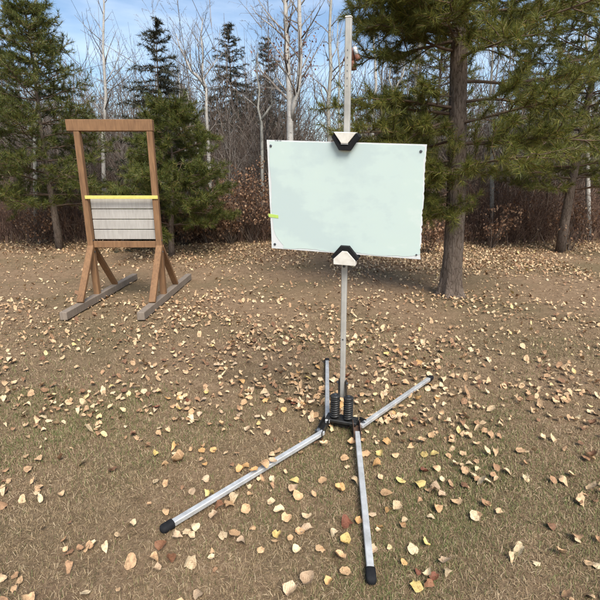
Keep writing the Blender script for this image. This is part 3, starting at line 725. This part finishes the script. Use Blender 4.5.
def stand():
    root = thing('sign_stand', 'spring based aluminium sign stand with four splayed legs on the lawn', 'sign stand', (.2856, 2.63, 0))
    rz = Matrix.Rotation(BYAW, 3, 'Z'); C = Vector((.2856, 2.63, 0))
    def L(x, y, z): return C + rz @ Vector((x, y, z))
    ax = (PT - PB).normalized()
    po = MB().beam(PB, PT, .0315, .0315, Na, .004).build('pole', M['pole'], root)
    # the pole's print marks and holes
    fr = Na * -1
    xr = fr.cross(ax).normalized() * -1
    for f, h in ((.935, .010), (.92, .012), (.905, .008), (.893, .010), (.878, .012), (.862, .008)):
        c = pole_at(f) + fr * .0160; MB().box(c, (.0035, .0015, h * .7), Matrix((xr, fr, ax)).transposed()).build('print_mark', M['ink'], po)
    for f, r in ((.432, .008), (.423, .009), (.20, .006)):
        c = pole_at(f) + fr * .0157; MB().tube([c, c + fr * .0012], r, 12).build('hole', M['ink'], po)
    MB().beam(PT - ax * .001, PT + ax * .006, 0.0325, .0325, Na, .002).build('pole_cap', M['clamp_white'], po)
    # base
    rzb = rz
    MB().box(L(0, -.008, .062), (.215, .092, .022), rzb, .004).build('base_plate', M['steel_black'], root)
    MB().box(L(0, .01, .026), (.10, .05, .050), rzb, .004).build('foot_block', M['steel_black'], root)
    for s in (-1, 1):
        x = s * .0450; yf = -.022
        P = [L(x + .0250 * cos(a), yf + .0250 * sin(a), .080 + .145 * a / (2 * pi * 9)) for a in np.linspace(0, 2 * pi * 9, 9 * 18)]
        sp_ = MB().tube(P, .0078, 8).build('spring', M['steel_black'], root, True)
        MB().tube([L(x, yf, .07), L(x, yf, .236)], .0165, 12).build('core', M['rubber'], sp_, True)
        MB().tube([L(x, yf, .228), L(x, yf, .238), L(x, yf, .243)], [.0330, .0330, .027], 16).build('spring_cap', M['steel_black'], sp_)
        MB().tube([L(x, yf, .243), L(x, yf, .249)], .009, 6).build('bolt', M['bolt'], sp_)
        q0, q1 = L(s * .0275, .012, .06), PB + Xa * s * .0235 + ax * .135
        MB().beam(q0, q1, .0055, .040, Na, .001).build('side_bar', M['steel_black'], root)
        cb = PB + ax * .11 + Xa * s * .0262
        MB().tube([cb, cb + Xa * s * .010], .009, 8).build('bolt', M['bolt'], root)
    # legs
    legs = [((.150, 2.475, .056), (-.655, 1.693, .022)), ((.368, 2.468, .056), (.294, 1.415, .022)), ((.402, 2.545, .056), (1.116, 3.372, .022)), ((.184, 2.60, .056), (.2525, 3.755, .022))]
    ends = [L(-.100, -.01, .06), L(.100, -.02, .06), L(.104, .012, .06), L(-.104, .012, .06)]
    for i, ((a, b), e) in enumerate(zip(legs, ends)):
        a, b = Vector(a), Vector(b); d = (b - a).normalized()
        lg = MB().beam(a, b - d * .055, .031, .027, (0, 0, 1), .003).build('leg', M['alu'], root)
        n = 6; P = [b - d * .062, b - d * .058, b - d * .012, b - d * .002, b + d * .004]; Rr = [.0195, .022, .022, .018, .009]
        ec = MB(); side = Vector((0, 0, 1)).cross(d).normalized(); up = d.cross(side)
        V = []; 
        for p, r in zip(P, Rr):
            for k in range(12):
                q = 2 * pi * k / 12; sx = math.copysign(abs(cos(q)) ** .55, cos(q)); sy = math.copysign(abs(sin(q)) ** .55, sin(q))
                V.append(p + side * sx * r + up * sy * r * .86)
        F = [(j * 12 + k, j * 12 + (k + 1) % 12, j * 12 + 12 + (k + 1) % 12, j * 12 + 12 + k) for j in range(4) for k in range(12)] + [tuple(range(11, -1, -1)), tuple(range(48, 60))]
        ec.add(V, F).build('end_cap', M['rubber'], lg, True)
        # bracket: two cheek plates from the base plate end to the leg
        bm_ = MB(); m1 = a + d * .045
        sd2 = Vector((0, 0, 1)).cross((m1 - e)).normalized()
        for s in (-1, 1): bm_.beam(e + sd2 * s * .0225, m1 + sd2 * s * .0215, .004, .042, (0, 0, 1), .0008)
        bm_.beam(e + Vector((0, 0, -.019)), m1 + Vector((0, 0, -.021)), .044, .004, (0, 0, 1), .0008)
        bm_.build('bracket', M['rust'] if i == 1 else M['steel_black'], root)
        kb = a + d * .01 + sd2 * (.026 if i in (0, 3) else -.026)
        if i in (0, 2):
            kd = sd2 * (-1 if i == 0 else 1); kb = a - d * .005 + kd * .024
            MB().tube([kb, kb + kd * .006, kb + kd * .020, kb + kd * .024], [.014, .019, .019, .013], 12).build('knob', M['bolt'], root, False)
            MB().tube([kb + kd * .022, kb + kd * .034], .006, 8).build('bolt', M['bolt'], root)
    # clamps, in the board's own directions
    hx = .017; zt = BH / 2; zb = -BH / 2
    def V(poly, z): return [(hx + x, z + q) for x, q in poly]
    up_c = MB().prism(V([(-.072, .024), (-.032, -.040), (.030, -.040), (.078, .028), (.064, .046), (.018, -.006), (-.020, -.006), (-.058, .044)], zt), -.030, .030, bfn).build('upper_clamp', M['rubber'], root, False, bevel=.0015)
    MB().prism(V([(-.060, .050), (-.0185, -.005), (.0165, -.005), (.062, .049)], zt), -.036, .010, bfn).build('wedge_block', M['clamp_white'], up_c, bevel=.002)
    MB().prism(V([(-.020, -.010), (.018, -.010), (.018, -.0055), (-.020, -.0055)], zt), -.034, .008, bfn).build('shim', M['alu'], up_c)
    lo_c = MB().prism(V([(-.080, -.016), (-.026, .050), (.026, .050), (.082, -.018), (.066, -.034), (.016, .024), (-.014, .024), (-.066, -.032)], zb), -.030, .030, bfn).build('lower_clamp', M['rubber'], root, False, bevel=.0015)
    MB().prism(V([(-.064, -.060), (.064, -.060), (.064, -.030), (.0155, .022), (-.0135, .022), (-.064, -.028)], zb), -.036, .008, bfn).build('wedge_block', M['clamp_white'], lo_c, bevel=.002)
    for z in (zt + .02, zb - .035):
        f = (bfn((hx, 0, z)).z - PB.z) / (PT.z - PB.z)
        MB().box(pole_at(f) + Na * -.004, (.058, .056, .030), Matrix((Xa, Na, ax)).transposed(), .003).build('pole_bracket', M['steel_black'], root)
stand()

def board():
    root = thing('display_board', 'frosted pale mint display board held by the clamps of the stand', 'board', BC + BU * (-BH / 2))
    rng = np.random.default_rng(14); w, h = BW / 2, BH / 2
    def ragged(n, x0, z0, x1, z1, amp, seed):
        r = np.random.default_rng(seed); pts = []
        for i in range(n): f = i / n; pts.append((x0 + (x1 - x0) * f, z0 + (z1 - z0) * f, r.normal() * amp))
        return pts
    # panel, its right edge chipped and uneven
    poly = [(-w, -h), (w - .003, -h)]
    zz = np.linspace(-h + .015, h - .015, 46)
    for z in zz: poly.append((w - .003 - abs(rng.normal()) * .0026 + .0015 * sin(z * 30), z))
    poly += [(w - .002, h), (-w, h)]
    for i, z in enumerate(np.linspace(h - .03, -h + .03, 18)): poly.append((-w + abs(rng.normal()) * .0012, z))
    p = MB().prism(poly, -.0035, .0035, bfn).build('panel', M['panel_white'], root)
    # film, a sheet on the front, short of the edges
    fp = []
    for x in np.linspace(-w + .075, w - .12, 40): fp.append((x, -h + .009 + .004 * sin(x * 23) + rng.normal() * .0012))
    for a in np.linspace(0, 1, 16): fp.append((w - .12 + .10 * a, -h + .009 + .016 * a * a + rng.normal() * .0015))
    for z in np.linspace(-h + .03, h - .012, 46): fp.append((w - .011 + .003 * sin(z * 19 + 1) + rng.normal() * .0018, z))
    for x in np.linspace(w - .03, -w + .016, 50): fp.append((x, h - .006 + rng.normal() * .0006))
    for z in np.linspace(h - .02, -h + .17, 40): fp.append((-w + .014 + .003 * sin(z * 25) + rng.normal() * .0008, z))
    for a in np.linspace(0, 1, 18): fp.append((-w + .016 + .06 * a ** 2.2 + rng.normal() * .001, -h + .16 - .135 * a ** .9))
    bm_ = MB().prism(fp, -.0047, -.0030, bfn).build('film', M['film'], root)
    for k, (x, z) in enumerate(((-w + .024, h - .03), (w - .03, h - .034), (w - .026, -h + .026), (-w + .022, -h + .026))):
        q = [bfn((x, -.0030, z)), bfn((x, -.0070, z)), bfn((x, -.0082, z))]
        r = .0075 if k != 2 else .005
        MB().tube(q, [r, r, r * .6], 12).build('screw', M['bolt'], root)
    MB().prism([(-w - .010, -.117), (-w + .052, -.122), (-w + .052, -.104), (-w - .010, -.098)], -.0060, -.0052, bfn).build('tape_strip', M['tape'], root)
    for x0, wd in ((-w + .05, .006), (-w + .06, .010), (-w + .074, .004), (-w + .081, .007)):
        MB().prism([(x0, h - .0045), (x0 + wd, h - .0045), (x0 + wd, h - .001), (x0, h - .001)], -.0042, -.0036, bfn).build('print_mark', M['ink'], root)
board()

# ------------------------------------------------------------------ fallen leaves
def leaf_template(seed, curl, cup, fold):
    """heart shaped dry leaf: centre, inner ring, outer ring, stalk"""
    r = np.random.default_rng(seed); n = 14; V = [(0, 0, 0)]; out = []
    for k in range(n):
        a = 2 * pi * k / n - pi / 2
        rad = .5 * (1 + .10 * max(0, sin(a)) + .05 * cos(2 * a)) * (1 + r.normal() * (.04 if seed % 3 else .11))
        if k == 0: rad *= .80
        if k == n // 2: rad *= 1.20
        out.append((rad * cos(a) * .96, rad * sin(a), 0))
    V += [(x * .55, y * .55, 0) for x, y, _ in out[::2]] + out
    V = np.array(V); ph = r.random(4) * 6.28; m = n // 2
    V[:, 2] = curl * V[:, 1] ** 2 * 1.6 + cup * V[:, 0] ** 2 * 1.8 + fold * np.abs(V[:, 0]) * .8 + .15 * curl * V[:, 1]
    V[:, 2] += .05 * np.sin(V[:, 0] * 6 + ph[0]) * np.sin(V[:, 1] * 5 + ph[1]) + .5 * cup * V[:, 0] * V[:, 1] + .05 * np.sin(V[:, 0] * 9 + V[:, 1] * 7 + ph[2]) * np.hypot(V[:, 0], V[:, 1]) * 2
    V[1 + m:, 2] += r.normal(size=n) * .03
    V[:, 2] -= V[:, 2].min() * .6
    F = [(0, 1 + k, 1 + (k + 1) % m) for k in range(m)]
    for k in range(m):
        i0, i1 = 1 + k, 1 + (k + 1) % m; o0, o1, o2 = 1 + m + 2 * k, 1 + m + 2 * k + 1, 1 + m + (2 * k + 2) % n
        F += [(i0, o0, o1), (i0, o1, i1), (i1, o1, o2)]
    b = len(V); sx = r.normal() * .1
    V = np.vstack([V, [(-.014, -.40, .02), (.014, -.40, .02), (sx, -.80, .03 + abs(r.normal()) * .06)]]); F.append((b, b + 1, b + 2))
    return V, np.array(F)
LB, LF = 22, 28
TPL = [leaf_template(200 + i, *q) for i, q in enumerate([(.05, .10, .05), (.5, .2, .0), (-.4, .35, .1), (.2, .9, .1), (-.15, -.5, .1), (.1, .1, .55), (.9, .3, .2), (-.2, .15, -.1), (.3, -.7, .2), (1.1, .9, .3), (-.7, .4, .5), (.0, .25, -.05), (.4, 1.3, -.2), (-.9, -.4, .3)])]
NT = len(TPL)
FLAT, CURLED = (0, 4, 7, 11), (1, 2, 3, 5, 6, 8, 9, 10, 12, 13)
LM = {}
def leaf_mesh(k, c):
    if (k, c) not in LM:
        me = mesh_arrays('leaf', *TPL[k], True); me.materials.append(M['leaf_' + c]); LM[(k, c)] = me
    return LM[(k, c)]
COLORW = {'cream': 'pale cream', 'tan': 'tan', 'beige': 'dull beige', 'yellow': 'yellow', 'orange': 'orange tan', 'brown': 'brown', 'red': 'rust red'}
def leaf(x, y, z, size, k, c, yaw, tilt, label, group):
    o = bpy.data.objects.new('fallen_leaf', leaf_mesh(k, c)); o.location = (x, y, z); o.scale = (size * random.uniform(.78, 1.06), size, size * random.uniform(.7, 1.3))
    o.rotation_euler = (tilt[0], tilt[1], yaw); link(o)
    return tag(o, label, 'leaf', group)
HAND = [  # photo px, py, width px, colour, curled?, own label
 (417.5, 584, 13, 'yellow', 0, 'largest bright yellow leaf lying flat at the lower right'), (428, 573, 10, 'cream', 1, 'cream leaf touching red leaves just above the largest yellow leaf'),
 (190, 561, 14, 'cream', 0, 'round cream leaf lying alone at the lower left'), (198, 592, 13, 'beige', 1, 'beige leaf at the bottom edge below the round cream leaf'),
 (401, 479, 10, 'yellow', 0, 'round yellow leaf right of the middle of the front leg'), (419, 484, 11, 'yellow', 1, 'pointed yellow leaf right of the round yellow leaf'), (385.5, 493, 12, 'tan', 0, 'broad tan leaf close to the right side of the front leg'),
 (322.5, 479, 10, 'tan', 0, None), (340, 488, 12, 'orange', 1, 'orange tan leaf close to the left side of the front leg'), (321, 547, 12, 'tan', 0, 'tan leaf standing alone left of the front leg end'), (345, 569.5, 12, 'tan', 0, 'tan leaf lying left of the black foot of the front leg'),
 (307, 579, 15, 'beige', 1, 'large crumpled beige leaf at the bottom centre'), (413, 548, 12, 'cream', 0, 'oval cream leaf above the largest yellow leaf'), (426, 543, 9, 'yellow', 1, None), (404, 560, 9, 'orange', 0, None),
 (346, 542, 11, 'yellow', 1, 'curled yellow leaf left of the lower front leg'), (347.5, 522, 14, 'red', 1, 'rust red leaf left of the middle of the front leg'), (358, 520, 8, 'orange', 1, None), (436, 506, 12, 'tan', 1, None), (430, 515, 8, 'cream', 0, None), (445, 560, 13, 'beige', 1, None), (449, 572, 10, 'cream', 1, None),
 (344, 456, 9, 'tan', 0, None), (435, 452, 10, 'yellow', 0, 'yellow leaf at the right edge below the far right leg'), (425, 454, 9, 'yellow', 0, None), (380, 452, 9, 'yellow', 1, None), (436, 490, 13, 'beige', 1, None), (430, 488, 10, 'tan', 1, None), (442, 493, 9, 'beige', 1, None), (397, 506, 10, 'cream', 1, None), (389, 510, 8, 'orange', 1, None), (402, 525, 9, 'tan', 1, None), (405, 521, 8, 'cream', 1, None), (424, 470, 9, 'red', 1, 'rust red leaf above the pointed yellow leaf'),
 (210, 495, 10, 'yellow', 1, 'pointed yellow leaf leaning on the upper side of the left leg'), (180, 459, 14, 'tan', 1, None), (229, 503, 12, 'tan', 0, 'broad tan leaf below the middle of the left leg'), (245, 507, 11, 'tan', 1, None), (235, 497, 11, 'cream', 1, None), (214, 514, 12, 'beige', 1, None), (220, 505, 9, 'brown', 1, None), (223, 534, 12, 'cream', 0, 'round cream leaf beside a tan leaf below the left leg'), (234.5, 532, 13, 'tan', 0, None), (241, 539, 11, 'beige', 1, None), (252.5, 526, 8, 'tan', 0, None), (261, 548, 8, 'tan', 0, None),
 (272.5, 501, 10, 'cream', 1, None), (280, 508, 12, 'cream', 1, None), (286, 516, 11, 'tan', 1, None), (187, 531, 9, 'cream', 0, None), (195, 527, 9, 'cream', 1, None), (192, 535, 8, 'cream', 1, None), (205, 477, 8, 'beige', 1, None), (156, 479, 8, 'cream', 0, None), (167, 482, 10, 'tan', 1, None), (291, 590, 17, 'beige', 1, 'large crumpled beige leaf pair at the bottom left of centre'), (297, 547, 9, 'cream', 1, None), (246, 464, 8, 'orange', 0, None), (241, 469, 9, 'orange', 1, None), (295, 480, 8, 'yellow', 1, None),
 (168, 510, 10, 'tan', 1, None), (177, 535, 9, 'beige', 1, None), (161, 545, 11, 'brown', 1, None), (153, 556, 10, 'tan', 1, None), (156, 568, 9, 'beige', 1, None), (434, 575, 10, 'red', 1, None), (430, 582, 10, 'brown', 1, None), (419, 570, 7, 'red', 1, None), (366, 452, 10, 'tan', 0, None), (378, 463, 9, 'orange', 1, None), (395, 454, 8, 'tan', 1, None), (354, 480, 9, 'cream', 1, None), (373, 548, 10, 'beige', 1, None), (330, 580, 9, 'orange', 1, None)]
ON_LEG = [(263, 466, 12, 'tan', 2, 'tan leaf lying across the middle of the left leg'), (254, 470, 9, 'orange', 1, 'orange tan leaf resting on the left leg beside a tan leaf'), (272, 461, 9, 'beige', 1, 'beige leaf resting on the left leg nearer the springs')]
def where(x, y):
    px, py = pix(np.array([x, y, 0.]))
    if py > 430:
        if px < 160 + (531 - py) * 1.58 and py < 531: return 'above the long left leg'
        if px < 240: return 'below the end of the left leg'
        if px < 355: return 'between the left leg and the front leg'
        return 'to the right of the front leg'
    if px < 325: return 'in the lawn left of the back leg' if py > 360 else 'in the lawn behind and left of the stand'
    if px > 365: return 'around the far right leg' if py > 360 else 'in the lawn behind and right of the stand'
    return 'close behind the springs of the stand'
def scatter():
    rng = np.random.default_rng(19); cnt = 0; placed = []
    GRP = 'fallen leaves on the lawn'
    for px, py, wpx, c, cu, lab in HAND:
        p = on_ground(px, py, .02); dep = p[1] * cos(PITCH) + (CAM_H) * sin(PITCH); s = wpx / FPX * dep * .94
        k = int(rng.choice(CURLED if cu else FLAT)); z = float(gz(p[0], p[1])) + .018
        tl = (rng.normal() * .16 + .12, rng.normal() * .16) if not cu else (rng.normal() * .3, rng.normal() * .3)
        shared = f"{COLORW[c]} {'curled' if cu else 'flat'} leaf {where(p[0], p[1])}"
        leaf(p[0], p[1], z, s, k, c, rng.random() * 6.28, tl, lab or shared, GRP); placed.append((p[0], p[1])); cnt += 1
    for px, py, wpx, c, k, lab in ON_LEG:
        p = on_ground(px, py, .064); dep = p[1] * cos(PITCH) + CAM_H * sin(PITCH)
        leaf(p[0], p[1], .062, wpx / FPX * dep, k, c, rng.random() * 6.28, (rng.normal() * .15, rng.normal() * .15), lab, GRP); cnt += 1
    placed = np.array(placed)
    # density of the fall: heaps where the photograph has them
    heaps = [(170, 322, .55, 260), (200, 318, .45, 150), (240, 295, .6, 140), (160, 385, .35, 60), (190, 370, .35, 60), (235, 375, .5, 90), (270, 360, .5, 90), (310, 395, .3, 30), (420, 405, .35, 90), (385, 365, .45, 90), (430, 370, .4, 70), (330, 330, .5, 70), (440, 425, .25, 40), (250, 405, .4, 60), (175, 300, .4, 80), (280, 330, .6, 100), (225, 345, .5, 70), (300, 440, .3, 22), (350, 350, .4, 50)]
    X, Y = [], []
    for px, py, s, n in heaps:
        n = int(n * 1.1)
        p = on_ground(px, py); X.append(p[0] + rng.normal(size=n) * s); Y.append(p[1] + rng.normal(size=n) * s * 1.1)
    n = 820; X.append(rng.uniform(-2.6, 2.6, n)); Y.append(rng.uniform(.7, 3.2, n))
    cx, cy = rng.uniform(-2.6, 2.6, 130), rng.uniform(.8, 3.3, 130)                            # little drifts of three to seven leaves
    for q in range(130): m = rng.integers(3, 8); X.append(cx[q] + rng.normal(size=m) * .075); Y.append(cy[q] + rng.normal(size=m) * .075)
    n = 3300; X.append(rng.uniform(-4.2, 4.2, n)); Y.append(rng.uniform(2.6, 6.2, n))
    n = 1700; X.append(rng.uniform(-7, 7, n)); Y.append(rng.uniform(5.5, 9.5, n))
    n = 9000; X.append(rng.uniform(-9, 9, n)); Y.append(rng.normal(11.0, .75, n))           # the drift along the woods
    n = 4000; X.append(rng.uniform(.6, 5.5, n)); Y.append(rng.normal(9.0, 1.0, n))
    n = 1600; X.append(rng.uniform(-3.8, 0.2, n)); Y.append(rng.normal(9.7, .6, n))
    n = 260; X.append(2.2 + rng.normal(size=n) * .26); Y.append(6.3 + rng.normal(size=n) * .26)      # gathered round the pine's foot
    n = 5000; X.append(rng.uniform(-13, 13, n)); Y.append(rng.uniform(11.5, 17, n))
    X = np.concatenate(X); Y = np.concatenate(Y)
    keep = Y > .5
    cl = np.sin(X * 3.1 + 1.7 * np.sin(Y * 2.3)) * np.sin(Y * 2.7 + 1.1 * np.sin(X * 1.9)); keep &= (rng.random(len(X)) < .62 + .45 * cl) | (Y > 8)
    keep &= ~((Y > 9) & (Y < 10.4) & (X < .1) & (rng.random(len(X)) < .35))
    X, Y = X[keep], Y[keep]
    d = np.min(np.hypot(X[:, None] - placed[None, :, 0], Y[:, None] - placed[None, :, 1]), 1); k2 = d > .075
    X, Y = X[k2], Y[k2]
    # the photograph's nearest ground keeps only the leaves placed by hand plus a few small ones
    crumb = 5200; kc = rng.random(crumb); X = np.concatenate([X, rng.uniform(-.75, .75, crumb) * (4 + 6.6 * kc)]); Y = np.concatenate([Y, 4 + 6.6 * kc])     # broken bits of leaf
    sz = np.clip(rng.normal(.037, .010, len(X)), .017, .06)
    sz[-crumb:] = rng.uniform(.010, .022, crumb)
    near = Y < 2.25; sz = np.where(near, sz * .98, sz)
    px, py = pix(np.stack([X, Y, np.zeros(len(X))], 1)); show = (px > 150) & (px < 450) & (py < 600) & (py > 250)
    area = np.where(show, sz / np.hypot(Y, 1.6), 0); order = np.argsort(-area); ind = order[:300 - cnt]
    cols = ['cream', 'tan', 'beige', 'yellow', 'orange', 'brown', 'red']; pr = np.array([.26, .36, .19, .03, .06, .08, .02])
    for i in ind:
        c = str(rng.choice(cols, p=pr / pr.sum())); k = int(rng.integers(0, NT)); cu = k in CURLED
        leaf(X[i], Y[i], float(gz(X[i], Y[i])) + .012 + .008 * rng.random(), sz[i], k, c, rng.random() * 6.28, (rng.normal() * .3, rng.normal() * .3),
             f"{COLORW[c]} {'curled' if cu else 'flat'} leaf {where(X[i], Y[i])}", GRP)
    rest = np.ones(len(X), bool); rest[ind] = False; X, Y, sz = X[rest], Y[rest], sz[rest]
    VV, FF, b = [], [], 0; kk = rng.integers(0, NT, len(X)) + np.where(Y > 4.6, NT, 0)
    for k in range(2 * NT):
        s = kk == k; n = s.sum(); V0, F0 = TPL[k % NT]; V0, F0 = V0[:LB], F0[:LF]
        if k >= NT:                                   # far leaves: the same outline with fewer corners
            V0 = V0[[0, 8, 10, 13, 15, 17, 20]]; F0 = np.array([(0, 1 + i, 1 + (i + 1) % 6) for i in range(6)])
        nv = len(V0); a, tx, ty = rng.random(n) * 6.28, rng.normal(size=n) * .38, rng.normal(size=n) * .38
        v = np.repeat(V0[None], n, 0) * sz[s][:, None, None]; v[:, :, 0] *= rng.uniform(.72, 1.05, n)[:, None]
        v[:, :, 2] += v[:, :, 0] * np.tan(np.clip(tx, -1, 1))[:, None] + v[:, :, 1] * np.tan(np.clip(ty, -1, 1))[:, None]
        x = v[:, :, 0] * np.cos(a)[:, None] - v[:, :, 1] * np.sin(a)[:, None]; y = v[:, :, 0] * np.sin(a)[:, None] + v[:, :, 1] * np.cos(a)[:, None]
        z = v[:, :, 2] + (gz(X[s], Y[s]) + .012 + .012 * rng.random(n))[:, None]
        VV.append(np.stack([x + X[s][:, None], y + Y[s][:, None], z], -1).reshape(-1, 3)); FF.append((F0[None] + (np.arange(n) * nv)[:, None, None]).reshape(-1, 3) + b); b += n * nv
    o = put('leaf_litter', mesh_arrays('leaf_litter', np.concatenate(VV), np.concatenate(FF), True), M['litter'])
    tag(o, 'countless fallen tan leaves strewn over the lawn and drifted along the woods', 'leaf litter', kind='stuff')
scatter()

# ------------------------------------------------------------------ grass
def grass(name, label, m, n_list, seed, Lh, green=False):
    rng = np.random.default_rng(seed); X, Y, W = [], [], []
    for y0, y1, n, w in n_list:
        mt = n // 16; cy = y0 + (y1 - y0) * rng.random(mt); cx = rng.uniform(-.8, .8, mt) * (cy * .97 + .45); q = rng.integers(0, mt, n)
        own = rng.random(n) < .6; sp_ = .016 + .012 * y0 / 3
        y = np.where(own, y0 + (y1 - y0) * rng.random(n), cy[q] + rng.normal(size=n) * sp_); x = np.where(own, rng.uniform(-.8, .8, n) * (y * .97 + .45), cx[q] + rng.normal(size=n) * sp_); X.append(x); Y.append(y); W.append(np.full(n, w))
    X, Y, W = map(np.concatenate, (X, Y, W))
    f = .5 + .35 * np.sin(X * 2.1 + 1.2 * np.sin(Y * 1.7)) + .3 * np.sin(Y * 2.9 + X * .8 + 1) + .25 * np.sin(X * 6.7 - Y * 5.1)
    keep = rng.random(len(X)) < (np.clip(f * .9 - .25, .02, 1) if green else np.clip(f * .4 + .55, .25, 1)); X, Y, W = X[keep], Y[keep], W[keep]; n = len(X)
    a = rng.random(n) * 6.28; lean = np.clip(np.abs(rng.normal(.75 if green else 1.15, .45, n)), .05, 1.5); L = Lh * rng.uniform(.35, 1.35, n)
    d = np.stack([np.cos(a) * np.sin(lean), np.sin(a) * np.sin(lean), np.cos(lean)], 1)
    s = np.stack([-np.sin(a), np.cos(a), rng.normal(size=n) * .3], 1) * (W / 2)[:, None]
    b = np.stack([X, Y, gz(X, Y) - .002], 1); mid = b + d * (L * .55)[:, None] + np.array([0, 0, .004]); d2 = d - np.array([0, 0, .45]) * np.sin(lean)[:, None]
    tip = mid + d2 * (L * .45)[:, None]; tip[:, 2] = np.maximum(tip[:, 2], b[:, 2] + .004)
    V = np.stack([b - s, b + s, mid + s * .8, mid - s * .8, tip], 1).reshape(-1, 3)
    F = (np.array([[0, 1, 2], [0, 2, 3], [3, 2, 4]]) + (np.arange(n) * 5)[:, None, None]).reshape(-1, 3)
    tag(put(name, mesh_arrays(name, V, F), m), label, 'grass', kind='stuff')
grass('dry_grass', 'short dead tan grass matted over the lawn', M['grass'], [(.8, 1.9, 84000, .0018), (1.9, 3.2, 92000, .0022), (3.2, 5.2, 42000, .0040)], 91, .029)
grass('green_grass', 'sparse olive green grass in patches near the stand legs', M['grass_green'], [(.8, 1.9, 76000, .0019), (1.9, 3.2, 64000, .0023), (3.2, 4.6, 14000, .0034)], 92, .031, True)
print('objects', len(bpy.data.objects), 'tufts', nb, 'tris', sum(sum(len(p.vertices) - 2 for p in me.polygons) if len(me.polygons) < 5000 else len(me.loops) - 2 * len(me.polygons) for me in bpy.data.meshes))
